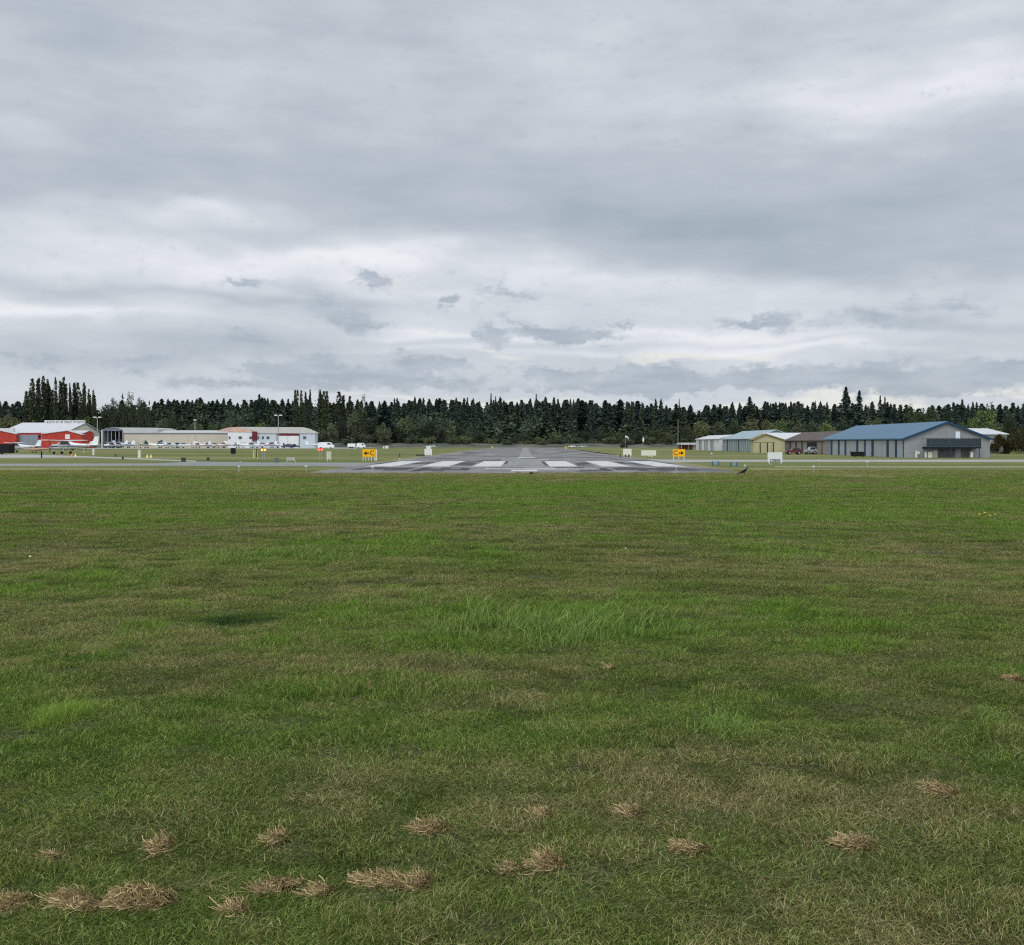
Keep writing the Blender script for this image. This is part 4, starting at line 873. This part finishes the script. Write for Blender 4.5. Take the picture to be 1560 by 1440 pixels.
MB().prism([(lx(155), zz_(655.2)), (lx(163), zz_(652.4)), (lx(172), zz_(651.4)), (lx(232), zz_(651.8)), (lx(240.5), zz_(653.6)), (lx(240.5), zz_(659.6)), (lx(188), zz_(659.8)), (lx(188), zz_(655.2)), (lx(181), zz_(652.8)), (lx(172), zz_(651.9)), (lx(163), zz_(652.9)), (lx(156), zz_(655.6))], 'y', -.3, 26).build('roof', mat('pale_roof', (.42, .43, .42), .6, .05, .4), t)
B = Bld('long_tan_hangar', 'long tan hangar with pale flat roof between the two arched hangars', 189.2, 350, 681.5, 18, Z(659.8, dT), Z(656, dT), TAN, MATS['pale_roof'], along='x', d=dT, over=.2)
B.front('gutter', 189.4, 348, 660.0, 661.0, mat('gutter_grey', (.16, .16, .17), .6), .3)
for a in range(196, 346, 13): B.front('wall_seam', a, a+.35, 661.2, 681, mat('seam_tan', (.45, .41, .33), .8), .03)
# barrel roofed hangar with mural gable
dM = 455.0
t = thing('barrel_roofed_hangar', 'white hangar with a barrel roof, painted gable and maroon bands', 'hangar', (X(330, dM), dM, 0)); lx = lambda px: (px-330)/F*dM; zz_ = lambda py: Z(py, dM)
MB().box(lx(347), lx(385), 0, 7, -.1, zz_(657.6)).build('front_wall', WHT, t); MB().box(lx(385), lx(479.5), .6, 7, -.1, zz_(659.6)).build('side_wall', mat('pale_blue_white', (.47, .50, .53), .6, .05, .5), t)
arc = [(330, 657.4)]+[(331+54*k/12, 657.4-6.6*math.sin(math.pi*min(1, (k/12))**.9)) for k in range(1, 12)]+[(385, 658.5)]
MB().prism([(lx(a), zz_(b_)) for a, b_ in arc], 'y', -.25, .3).build('mural_gable', mat('mural_paint', (.46, .36, .50), .7, .3, .22, col2=(.62, .40, .24), stretch=(1, 1, .3)), t)
rf = [(372, 650.6), (458, 651), (468, 653.6), (481, 659.4), (480.5, 660.6), (390, 660), (384, 656)]
MB().prism([(lx(a), zz_(b_)) for a, b_ in rf], 'y', .2, 7.3).build('roof', mat('cream_metal_roof', (.46, .45, .41), .6, .06, .4), t)
MB().prism([(lx(330), zz_(657)), (lx(344), zz_(652.4)), (lx(358), zz_(650.6)), (lx(374), zz_(650.6)), (lx(386), zz_(658))], 'y', .35, 7).build('barrel_roof', MATS['cream_metal_roof'], t)
MB().box(lx(384.6), lx(391.4), -.6, .55, zz_(671.5), zz_(657.6)).build('maroon_panel', MAR, t); MB().box(lx(422), lx(456), .45, .7, zz_(664), zz_(660.3)).build('maroon_band', MAR, t)
for a, b_ in ((422.5, 438), (438.6, 454.6)): MB().box(lx(a), lx(b_), .4, .7, 0, zz_(664.2)).build('hangar_door', WHT, t)
MB().box(lx(421), lx(422), .3, .7, 0, zz_(660)).build('downpipe', GRD, t); MB().box(lx(455.4), lx(456.2), .3, .7, 0, zz_(660)).build('downpipe', GRD, t)
for a, b_ in ((348.3, 351), (363.5, 368.5), (380, 384)): MB().box(lx(a), lx(b_), -.1, .1, zz_(669), zz_(665)).build('window', GLS, t)
for a, b_ in ((392.4, 394), (398.6, 401.6), (405.6, 409.8), (461.6, 466)): MB().box(lx(a), lx(b_), .45, .7, zz_(669), zz_(665)).build('window', GLS, t)
# ================================================================ AIRCRAFT, VEHICLES
ACW = mat('aircraft_white', (.66, .67, .68), .35, .03, 1); TYR = mat('tyre_rubber', (.018, .018, .018), .85)
def airplane(px, d, label, rz, stripe=None, body=None, high=True, scale=1.0, fincol=None, group='parked light aircraft on the left apron', z=0):
    body = body or ACW
    t = thing('light_aircraft', label, 'aircraft', (X(px, d), d, z), rz, group, scale)
    MB().loft([(-.05, .08, 1.08, 1.22), (0, .17, 1.0, 1.3), (.3, .45, .82, 1.42), (1.3, .52, .72, 1.52), (1.85, .56, .66, 1.95 if high else 1.6), (3.2, .56, .66, 2.02 if high else 1.62), (4.2, .42, .82, 1.75 if high else 1.5), (6.4, .2, 1.08, 1.5), (8.0, .07, 1.25, 1.46)], 14).build('fuselage', body, t, True)
    zw = 2.02 if high else .86; w = MB()
    for s in (1, -1):
        w.add([(1.75, 0, zw), (3.4, 0, zw), (3.25, s*5.4, zw+.12), (2.15, s*5.4, zw+.12), (1.75, 0, zw+.17), (3.4, 0, zw+.1), (3.25, s*5.4, zw+.17), (2.15, s*5.4, zw+.22)],
              [(0, 1, 2, 3), (4, 5, 6, 7), (0, 4, 7, 3), (1, 5, 6, 2), (3, 7, 6, 2)])
    w.build('wing', body, t)
    MB().prism([(6.5, 1.42), (7.1, 1.6), (7.7, 2.75), (8.35, 2.75), (8.2, 1.4)], 'y', -.05, .05).build('fin', fincol or body, t)
    MB().prism([(7.2, -1.65), (7.9, -1.7), (8.1, 0), (7.9, 1.7), (7.2, 1.65), (6.95, 0)], 'z', 1.36, 1.43).build('stabilizer', body, t)
    for s in (1, -1):
        if high: MB().prism([(1.95, 1.5), (3.9, 1.48), (3.5, 1.9), (2.25, 1.92)], 'y', s*.535, s*.575).build('window', GLS, t)
        if stripe: MB().prism([(.3, 1.1), (6.8, 1.22), (7.9, 1.3), (7.9, 1.38), (6.8, 1.34), (.3, 1.34)], 'y', s*.50, s*.545).build('stripe', stripe, t)
        MB().cyl((2.7, s*.45, .8), (2.8, s*1.2, .28), .05).build('gear_leg', body, t)
        wl = MB().cyl((2.8, s*1.1, .22), (2.8, s*1.25, .22), .22, n=14).build('wheel', TYR, t)
        if high: MB().cyl((2.4, s*.52, .85), (2.5, s*2.6, 2.05), .04).build('wing_strut', body, t)
    if not high: MB().loft([(1.7, .3, 1.5, 1.55), (2.2, .46, 1.45, 1.98), (3.2, .46, 1.45, 2.05), (4.1, .2, 1.45, 1.6)], 10).build('canopy', GLS, t, True)
    MB().cyl((.75, 0, .8), (.7, 0, .25), .04).build('gear_leg', body, t); MB().cyl((.7, -.08, .2), (.7, .08, .2), .2, n=14).build('wheel', TYR, t)
    MB().box(-.04, .02, -.06, .06, .2, 2.1).build('propeller', BLK, t); MB().prism([(1.85, 1.55), (2.3, 1.95), (2.3, 1.55)], 'y', -.5, .5).build('windscreen', GLS, t)
    return t
NAVY = mat('navy_aircraft_paint', (.03, .035, .10), .4); DGR = mat('dark_green_fin', (.02, .06, .05), .5); TANP = mat('tan_aircraft_paint', (.42, .26, .19), .6); REDP = mat('red_aircraft_paint', (.5, .05, .04), .4); LTB = mat('pale_blue_paint', (.45, .55, .66), .4); CRP = mat('cream_aircraft_paint', (.66, .62, .5), .5)
ORG = mat('orange_paint', (.62, .20, .04), .4)
airplane(76, 205, 'white high winged aircraft with dark side stripe, nearest at the left', math.radians(-9), NAVY, scale=1.27)
airplane(3, 240, 'white high winged aircraft behind the black trailer at the far left', math.radians(8), None, scale=1.05)
airplane(47, 228, 'tan and brown low winged aircraft between the two white high winged ones', math.radians(-16), None, TANP, high=False, scale=.75)
airplane(95, 300, 'cream tailed aircraft parked before the red annex', math.radians(30), None, CRP, scale=1.0)
airplane(76, 330, 'orange and white aircraft at the annex, behind the tan one', math.radians(60), ORG, ORG, scale=.9)
airplane(118, 340, 'small white aircraft at the right corner of the red annex', math.radians(-20), REDP, scale=.9)
ROW = [(158, 1.0, 5, None, None, True, 'first white aircraft right of the flying school hangar'), (180, 1.0, 186, LTB, LTB, False, 'pale blue low winged aircraft before the open ended hangar'), (211, 1.06, -2, DGR, CRP, True, 'cream aircraft with a dark green tail fin'),
       (242, .95, 160, NAVY, None, True, 'white aircraft right of the dark green tail'), (268, .9, 20, None, None, False, 'low white aircraft below the single lamp post'), (292, .9, -14, REDP, None, True, 'white aircraft with a red stripe before the tan hangar'),
       (315, .9, 12, TANP, CRP, False, 'cream low winged aircraft before the right end of the tan hangar'), (346, .95, 170, LTB, None, True, 'white aircraft behind the black marker board'), (388, .95, 8, REDP, None, False, 'white aircraft with red trim behind the orange lamp'),
       (398, 1.0, 175, None, None, True, 'plain white aircraft before the barrel roofed hangar windows'),
       (168, 1.0, 10, NAVY, None, True, 'white aircraft with a navy stripe, left in the row before the open hangar'), (228, 1.0, 182, None, None, False, 'plain low white aircraft between the dark green tail and the open hangar'), (255, .95, 176, REDP, None, True, 'white aircraft with a red stripe left of the T shaped pole'),
       (302, .95, 184, LTB, None, True, 'white aircraft with pale blue stripe just right of the T shaped pole'), (330, .95, 3, NAVY, None, False, 'low white aircraft at the corner of the tan and barrel roofed hangars'), (368, .95, 180, None, None, True, 'white high winged aircraft before the left windows of the barrel roofed hangar')]
for k, (px, sc_, a, st, bd, hi, lb) in enumerate(ROW):
    px_ = px+ (28*sc_ if 90 < a < 270 else 0); airplane(px_, 430+(k*37 % 5)*2.4, lb, math.radians(a), st, bd, hi, sc_*1.18, fincol=DGR if 'green' in lb else None)
airplane(456, 425, 'aircraft with a black tail before the barrel roofed hangar doors', math.radians(192)+math.pi*0, None, NAVY, True, .8)
airplane(500, 418, 'white and navy aircraft beside the parked vans', math.radians(186), NAVY, None, True, 1.1)
def car(name, label, cat, px, d, L_, W_, H_, paint, rz=0, kind='suv', group=None):
    t = thing(name, label, cat, (X(px, d), d, 0), rz, group)
    if kind == 'van': prof = [(0, .35), (0, H_*.5), (.25, H_*.93), (.7, H_), (L_*.78, H_), (L_*.88, H_*.62), (L_, H_*.52), (L_, .35)]
    else: prof = [(0, .35), (0, H_*.6), (.12, H_*.62), (L_*.3, H_*.6), (L_*.42, H_*.98), (L_*.78, H_), (L_*.95, H_*.66), (L_, H_*.6), (L_, .35)]
    MB().prism(prof, 'y', 0, W_).build('body', paint, t)
    for y_ in (-.012, W_+.002):
        if kind == 'van': MB().prism([(L_*.60, H_*.60), (L_*.60, H_*.9), (L_*.76, H_*.9), (L_*.84, H_*.62)], 'y', y_, y_+.01).build('side_window', GLS, t)
        else: MB().prism([(L_*.36, H_*.64), (L_*.44, H_*.92), (L_*.76, H_*.93), (L_*.88, H_*.66)], 'y', y_, y_+.01).build('side_window', GLS, t)
    for x_ in (L_*.2, L_*.8):
        for y0 in (-.02, W_-.2):
            w = MB().cyl((x_, y0, .33), (x_, y0+.22, .33), .33, n=14).build('wheel', TYR, t); MB().cyl((x_, y0-.01, .33), (x_, y0+.23, .33), .18, n=10).build('rim', STEEL, w)
    MB().box(-.02, .02, .15, .45, H_*.45, H_*.56).build('headlight', mat('lamp_glass', (.6, .6, .55), .2), t); MB().box(-.02, .02, W_-.45, W_-.15, H_*.45, H_*.56).build('headlight', MATS['lamp_glass'], t)
    return t
SIL = mat('silver_paint', (.42, .44, .44), .3, .05, 1, metal=.3); REC = mat('red_car_paint', (.13, .022, .025), .3, .05, 1); WCP = mat('white_car_paint', (.72, .73, .73), .35, .03, 1)
car('parked_car', 'dark red car with pale roof parked at the brown roofed hangar', 'car', 1198.5, 196, 3.0, 1.5, 1.25, REC)
car('parked_car', 'silver grey car nosing out of the open bay of the brown roofed hangar', 'car', 1228, 200, 2.2, 1.5, 1.45, SIL)
car('parked_van', 'white van parked by the bank, right of the pale trailer', 'van', 543, 420, 3.6, 2, 2.2, WCP, kind='van'); car('parked_van', 'long white van beside the navy striped aircraft', 'van', 484, 412, 6.4, 2.2, 2.5, WCP, kind='van')
car('parked_car', 'pale green car on the bank road behind the white cabinet', 'car', 649, 462, 4.2, 1.8, 1.5, mat('pale_green_paint', (.40, .50, .46), .4), 0)
car('parked_car', 'white car parked on the bank road right of the runway end', 'car', 866, 470, 3.2, 1.6, 1.3, WCP); car('parked_car', 'grey car parked on the bank road, rightmost beyond the runway', 'car', 881, 470, 3.6, 1.6, 1.2, SIL)
car('parked_pickup', 'dark vehicle before the barrel roofed hangar doors', 'truck', 428, 428, 5, 2, 1.8, mat('dark_grey_paint', (.08, .09, .09), .4))
t = thing('box_trailer', 'pale box trailer left of the white van by the bank', 'trailer', (X(529.5, 424), 424, 0)); MB().box(0, 3.1, 0, 2, .6, 1.95).build('body', WCP, t)
for x_ in (1.1, 1.9): MB().cyl((x_, -.02, .35), (x_, .2, .35), .35, n=12).build('wheel', TYR, t)
MB().box(3.1, 4, .9, 1.1, .5, .6).build('tow_bar', STEEL, t)
t = thing('black_trailer', 'black box trailer cut by the left edge of the photo', 'trailer', (X(-26, 196), 196, 0)); MB().box(0, 40/F*196, 0, 2.2, .25, Z(677.3, 196)).build('body', BLK, t); MB().box(.2, 40/F*196-.2, .2, 2, Z(677.3, 196), Z(676.6, 196)).build('lid', BLK, t)
for x_ in (1.2, 3.6): MB().cyl((x_, -.05, .3), (x_, .2, .3), .3, n=12).build('wheel', TYR, t)
t = thing('black_trailer', 'black flat trailer on the far edge right of the runway, below the windsock', 'trailer', (X(945.5, 440), 440, 0)); MB().box(0, 3.0, 0, 2, .2, 1.5).build('body', BLK, t)
for x_ in (.8, 2.2): MB().cyl((x_, -.02, .3), (x_, .2, .3), .3, n=12).build('wheel', TYR, t)
for a, w_, h_, lb in ((583.5, 2, 2.4, 'narrow white utility box at the bank, left of a pair'), (587, 4.6, 3.0, 'wide white utility box at the bank, right of a pair')):
    t = thing('utility_box', lb, 'box', (X(a, 400), 400, 0)); MB().box(0, w_/F*400, 0, .7, .1, h_/F*400+.35).build('body', WP, t); MB().box(-.05, w_/F*400+.05, -.05, .75, 0, .1).build('base', STEEL, t)

# ================================================================ SIGNS, LIGHTS, POSTS
def post_sign(name, label, px0, px1, y0, y1, yb, m, legs, cat='sign', legm=None, dep=.18, group=None):
    d = dist(yb); t = thing(name, label, cat, (X(px0, d), d, 0), 0, group); w = (px1-px0)/F*d
    MB().box(0, w, 0, dep, Z(y1, d), Z(y0, d)).build('board', m, t)
    for px in legs: MB().box((px-px0)/F*d-.04, (px-px0)/F*d+.04, .03, .11, -.05, Z(y1, d)).build('leg', legm or WP, t)
    return t, d, w
def arrow_c(t, d, w, y0, y1, right):
    """black letter C and arrow, both inside a thin black line"""
    zc = (Z(y0, d)+Z(y1, d))/2; h = Z(y0, d)-Z(y1, d); K_ = BLK; s = 1 if right else -1; cx = w/2
    text('C', h*1.05, K_, t, (cx-s*w*.27, -.012, zc), ext=.008)
    mb = MB(); x0 = cx+s*w*-.02; x1 = cx+s*w*.18; x2 = cx+s*w*.40
    mb.box(min(x0, x1), max(x0, x1), -.02, -.003, zc-h*.085, zc+h*.085); mb.prism([(x1, zc-h*.30), (x2, zc), (x1, zc+h*.30)], 'y', -.02, -.003); mb.build('arrow', K_, t)
t, d, w = post_sign('taxiway_sign', 'yellow taxiway sign with letter C and arrow pointing left, left of the runway', 552, 571.5, 684.4, 696.2, 701.8, OCH, (553, 557, 562, 566, 570.5)); arrow_c(t, d, w, 685.5, 695.5, False)
MB().box((570.2-552)/F*d, (574-552)/F*d, .19, .3, 0, Z(685, d)).build('side_panel', CRS, t)
t, d, w = post_sign('taxiway_sign', 'yellow taxiway sign with letter C and arrow pointing right, right of the runway', 1025, 1043.5, 684.6, 695.6, 700.2, OCH, (1026.2, 1034.3, 1042)); arrow_c(t, d, w, 685.5, 695, True)
t, d, w = post_sign('white_notice_board', 'white board with small dark blue lettering in front of the yellow hangar', 1169.8, 1192, 689.2, 704.2, 707, WP, (1172, 1190)); 
text('MOVE', .42, mat('dark_blue_ink', (.02, .03, .09), .6), t, (w*.5, -.012, Z(702, d)), ext=.006); MB().box(w*.2, w*.8, -.006, 0, Z(703.9, d), Z(699.6, d)).build('lettering_panel', PALEW, t)
t, d, w = post_sign('wide_marker_board', 'wide low cream board right of the runway', 977, 999.5, 686.2, 694.2, 696.2, CRS, (982, 988, 994))
t, d, w = post_sign('cream_marker_board', 'squarish cream board on two dark feet right of the runway', 949.3, 962.2, 684, 694, 696.6, CRS, (951, 960.6)); 
for x_ in (.28, .68): MB().box(w*x_-.1, w*x_+.1, -.05, .25, 0, Z(692.5, d)-.0).build('foot', mat('dark_foot', (.04, .045, .04), .7), t)
t, d, w = post_sign('cream_marker_board', 'narrow cream board with vertical slats beside the red lamp', 497.6, 504.4, 688.2, 699.8, 702.6, CRS, (498.6, 503.2)); 
for x_ in (.3, .55, .8): MB().box(w*x_-.02, w*x_+.02, -.03, 0, Z(699.6, d), Z(688.6, d)).build('slat', PALEW, t)
t, d, w = post_sign('white_framed_sign', 'small dark sign with white frame and number on thin legs, left of the runway', 437, 448.5, 697.4, 702.4, 710.6, WP, (436.6, 450), legm=STEEL); MB().box(.05, w-.05, -.012, 0, Z(702, d), Z(697.9, d)).build('face', mat('olive_face', (.2, .19, .15), .7), t)
text('2000', .30, WP, t, (w*.5, -.02, Z(700, d)), ext=.005)
t, d, w = post_sign('black_marker_board', 'black square marker board on a post before the left hangars', 351.3, 358.8, 682.7, 691.6, 693.6, BLK, (355,), legm=BLK)
t, d, w = post_sign('equipment_cabinet', 'white equipment cabinet with a smaller box on top, left of the runway end', 646.6, 658, 684, 693.2, 695.4, WP, (648, 652, 657)); MB().box((649.2-646.6)/F*d, (656.2-646.6)/F*d, 0, .3, Z(684, d), Z(679.6, d)).build('top_box', WP, t)
for k in range(5):
    px = 634.3+k*2.9; d = dist(696); t = thing('path_indicator_lamp', ORD[k]+(' from left' if k else '')+' of the small dark lamps beside the white equipment cabinet', 'lamp', (X(px, d), d, 0), 0, 'row of small dark lamps by the cabinet')
    MB().box(-.10, .10, 0, .3, .12, .36).build('housing', BLK, t); MB().box(-.02, .02, .1, .14, -.02, .12).build('leg', STEEL, t)
t, d, w = post_sign('yellow_marker', 'thin yellow framed marker with a dark upright left of the orange lamp', 385.5, 392.6, 686.4, 697.2, 698.8, mat('yellow_frame', (.62, .52, .10), .6), (386.4, 392)); MB().box(w*.66, w*.88, -.06, 0, Z(697, d), Z(684, d)).build('dark_upright', mat('olive_upright', (.08, .07, .02), .7), t); MB().box(w*.18, w*.62, -.04, 0, Z(696.4, d), Z(687.2, d)).build('opening', mat('mesh_olive', (.26, .28, .12), .8), t)
def lamp(name, label, px, y0, yb, colr_, e):
    d = dist(yb); t = thing(name, label, 'warning light', (X(px, d), d, 0)); z = Z(y0, d); 
    for s in (-.9, .9): MB().cyl((s*.12, 0, 0), (s*.12, 0, z-.25), .03).build('leg', STEEL, t)
    MB().box(-.36, .36, 0, .2, z-.28, z+.12).build('housing', mat(name+'_housing', tuple(c*.55 for c in colr_), .5), t)
    for s in (-1, 1):
        MB().cyl((s*.2, -.05, z-.1), (s*.2, 0, z-.1), .13, n=14).build('lens', mat(name+'_lens', colr_, .3, .02, 1, emit=(colr_, e)), t)
lamp('orange_lamp', 'lit orange warning lamps on a stand before the barrel roofed hangar', 401.5, 684.5, 700, (1, .38, .10), 2.2)
lamp('red_lamp', 'lit red warning lamps on a stand, left of the left yellow sign', 488, 684, 700.5, (1, .14, .09), 1.8)
def edge_light(px, yb, label, r_=.16, col_=None, h_=.3):
    d = dist(yb); x_, y_ = X(px, d), d; t = thing('edge_light', label, 'runway light', (x_, y_, float(th(x_, y_))), 0, 'small runway and taxiway edge lights')
    MB().cyl((0,0,-.03), (0,0,h_), .04).build('stem', STEEL, t); MB().ball((0,0,h_+r_*.7), r_*.8, 1).build('globe', col_ or mat('frosted_globe', (.42, .43, .40), .5), t, True)
EL_ = [(296, 710.5, 'white edge light at the front edge of the left taxiway, near the small dark post', .10), (364, 719.5, 'cream edge light in the dry grass before the left taxiway', .13), (466.5, 719.5, 'large pale green edge light left of the runway corner', .16), (567.5, 720.6, 'white edge light on the runway corner at the left', .15), (366, 709.4, 'tiny white edge light on the left taxiway', .09),
       (1030, 719.6, 'white edge light near the right runway corner', .13), (1135, 717.5, 'white edge light directly above the black crow', .13), (1084, 696.4, 'large white round light in the grass right of the right yellow sign', .24), (1175.5, 709.4, 'white edge light below the white notice board', .16), (1248, 709.6, 'white edge light before the blue roofed hangar, first of two', .17), (1321, 711, 'white edge light before the blue roofed hangar, second of two', .17),
       (1239.5, 720, 'white edge light in the dry verge at the right', .15), (609, 703.6, 'small white light left of the runway markings', .10), (992, 700.6, 'small cream light right of the wide cream board', .13), (540.5, 688, 'tiny white light before the white van', .15), (128, 692.6, 'small cream cone light right of the nearest white aircraft', .2)]
for px, yb, lb, r_ in EL_: edge_light(px, yb, lb, r_)
for px, yb, lb in ((224.5, 697.2, 'left yellow cone of the pair near the white post'), (230, 697.2, 'right yellow cone of the pair near the white post'), (109.5, 695.6, 'orange cone under the nearest white aircraft'), (115, 695.8, 'yellow cone under the tail of the nearest white aircraft')):
    d = dist(yb); t = thing('marker_cone', lb, 'cone', (X(px, d), d, 0), 0, 'small marker cones by the left taxiway'); c_ = ORG if 'orange' in lb else mat('cone_yellow', (.75, .62, .22), .6)
    MB().cyl((0,0,.03), (0,0,.5), .17, .04, 12).build('body', c_, t); MB().box(-.22, .22, -.22, .22, 0, .035).build('base', c_, t)
def post(name, px, y0, yb, w, m, lb, cap=True):
    d = dist(yb); t = thing(name, lb, 'post', (X(px, d), d, 0)); z = Z(y0, d)
    MB().box(-w/2, w/2, -w/2, w/2, -.05, z-.05).build('shaft', m, t); MB().box(-w/2-.02, w/2+.02, -w/2-.02, w/2+.02, z-.05, z).build('cap', m, t)
DPM = mat('dark_post', (.05, .06, .05), .8)
post('white_post', 212.5, 685.5, 697.6, .34, CRS, 'cream white upright post in the grass before the tan hangar'); post('dark_post', 279.5, 697.2, 703.6, .42, DPM, 'thick dark post at the fork of the left taxiways'); post('dark_post', 317, 697, 702, .26, DPM, 'short dark post right of the thick dark post')
post('dark_post', 187, 695.6, 700.6, .18, DPM, 'short thin dark post at the left, near the pale track'); post('dark_post', 176, 692.4, 696, .18, DPM, 'smallest dark post at the left'); post('dark_post', 63.4, 690, 697.6, .14, BLK, 'black thin post below the nearest white aircraft')
post('dark_post', 421.6, 698, 705.2, .30, mat('blue_grey_post', (.10, .13, .16), .7), 'blue grey post left of the small white framed sign'); post('dark_post', 609, 690.4, 697, .14, DPM, 'thin dark post between the left yellow sign and the cabinet'); post('white_post', 142.5, 684, 693.4, .3, CRS, 'cream post under the tail of the nearest white aircraft')
post('yellow_post', 750, 680, 683.2, .8, mat('yellow_post_paint', (.5, .36, .08), .7), 'squat yellow marker at the far left corner of the runway'); post('yellow_post', 862, 679.8, 684.6, .7, MATS['yellow_post_paint'], 'squat yellow marker at the far right corner of the runway'); post('dark_post', 945, 692, 697.6, .14, DPM, 'thin dark post left of the squarish cream board')
BLP = mat('blue_post', (.05, .12, .18), .6)
for a, b_, yb, lb in ((1085.8, 1094.8, 709.6, 'left one of the two low blue barriers right of the runway'), (1114, 1122.6, 711, 'right one of the two low blue barriers right of the runway')):
    d = dist(yb); t = thing('low_barrier', lb, 'barrier', (X(a, d), d, 0), 0, 'two low blue barriers'); w = (b_-a)/F*d; h_ = 6.6/F*d
    for x_ in (0, w): MB().box(x_-.06, x_+.06, 0, .12, -.05, h_).build('post', BLP, t)
    MB().box(.062, w-.062, .03, .07, h_*.3, h_*.95).build('panel', mat('grey_blue_panel', (.20, .26, .28), .6), t)
# lamp masts, windsock and poles
def mast(px, ytop, d, lb, heads):
    t = thing('lamp_mast', lb, 'lamp post', (X(px, d), d, 0)); z = Z(ytop, d); MB().cyl((0,0,-.1), (0,0,z), .24, .14, 8).build('pole', mat('mast_grey', (.30, .32, .30), .6), t)
    if heads == 2: MB().box(-1.2, 1.2, -.06, .06, z-.1, z+.02).build('cross_arm', STEEL, t)
    for s in ((-1, 1) if heads == 2 else (0,)):
        MB().prism([(s*1.05-.65, z), (s*1.05+.65, z), (s*1.05+.5, z+.45), (s*1.05-.5, z+.45)], 'y', -.35, .35).build('lamp_head', WP, t)
mast(148.3, 636.6, 445, 'lamp mast with twin heads right of the flying school hangar', 2); mast(424, 633.5, 440, 'lamp mast with twin heads before the barrel roofed hangar', 2); mast(297, 640.5, 500, 'slim lamp mast with a single head behind the tan hangar', 1)
t = thing('wall_light_pole', 'short grey T shaped pole before the tan hangar', 'pole', (X(297.8, 452), 452, 0)); MB().box(-.12, .12, -.1, .1, 0, Z(663.6, 452)).build('shaft', STEEL, t); MB().box(-.8, .8, -.12, .12, Z(664.6, 452), Z(663.4, 452)).build('crossbar', STEEL, t)
t = thing('utility_pole', 'weathered wooden utility pole left of the white roofed shelter', 'pole', (X(1033, 480), 480, 0)); zt = Z(640, 480); MB().cyl((0,0,-.1), (0,0,zt), .34, .2, 8).build('pole', mat('weathered_wood', (.13, .12, .09), .9), t)
MB().box(-5.5, 1.2, -.1, .1, zt-3.8, zt-3.6).build('cross_arm', MATS['weathered_wood'], t)
t = thing('windsock', 'pale orange windsock hanging from a thin pole right of the runway', 'windsock', (X(952.5, 400), 400, 0)); z = Z(663.6, 400); MB().cyl((0,0,-.1), (0,0,z), .06).build('pole', STEEL, t)
MB().loft([(0, .42, z-.8, z-.05), (.7, .40, z-.95, z-.22), (1.2, .32, z-1.5, z-.7), (1.5, .24, z-2.2, z-1.6)], 12).build('sock', mat('sock_fabric', (.75, .50, .38), .8, .3, 1.2, col2=(.8, .75, .7)), t, True)
t = thing('white_flag', 'narrow white pennant on a thin pole behind the wide cream board', 'flag', (X(979.5, 420), 420, 0)); z = Z(665, 420); MB().cyl((0,0,-.1), (0,0,z), .06).build('pole', STEEL, t); MB().prism([(.08, z), (.5, z-1.1), (.42, z-2.2), (.08, z-2.4), (-.3, z-1.6)], 'y', -.06, .06).build('cloth', WP, t)
# runway end light and the crow
d = dist(722.6); t = thing('runway_end_light', 'small black light fitting in the grass edge at the runway centre', 'runway light', (X(809.5, d), d, 0)); MB().ball((0,0,.05), .13, .9, half=True).build('dome', BLK, t, True); MB().cyl((0,0,-.03), (0,0,.06), .16, n=12).build('base', BLK, t)
FEA = mat('black_feathers', (.008, .008, .010), .5, .3, 8); d = dist(724.0); t = thing('crow', 'black crow standing in the grass at the right runway corner, head to the right', 'bird', (X(1134, d), d, .03), 0, None, (1.0, 1.3, 1.35))
MB().loft([(-.24, .035, .10, .14), (-.12, .07, .09, .20), (0, .085, .11, .27), (.09, .07, .16, .31), (.14, .045, .23, .35), (.18, .042, .28, .385), (.215, .028, .31, .37), (.235, .012, .325, .35)], 12).build('body', FEA, t, True)
MB().prism([(-.24, .13), (-.24, .09), (-.44, .02), (-.47, .05)], 'y', -.045, .045).build('tail', FEA, t)
MB().loft([(.23, .012, .322, .348), (.30, .003, .318, .326)], 6).build('beak', BLK, t)
for s in (1, -1):
    MB().loft([(-.30, .008, .08, .12, s*.07), (-.1, .02, .10, .22, s*.085), (.06, .015, .16, .27, s*.08)], 8).build('wing', FEA, t, True)
    MB().cyl((.0, s*.035, -.05), (-.01, s*.035, .13), .010, n=6).build('leg', BLK, t)
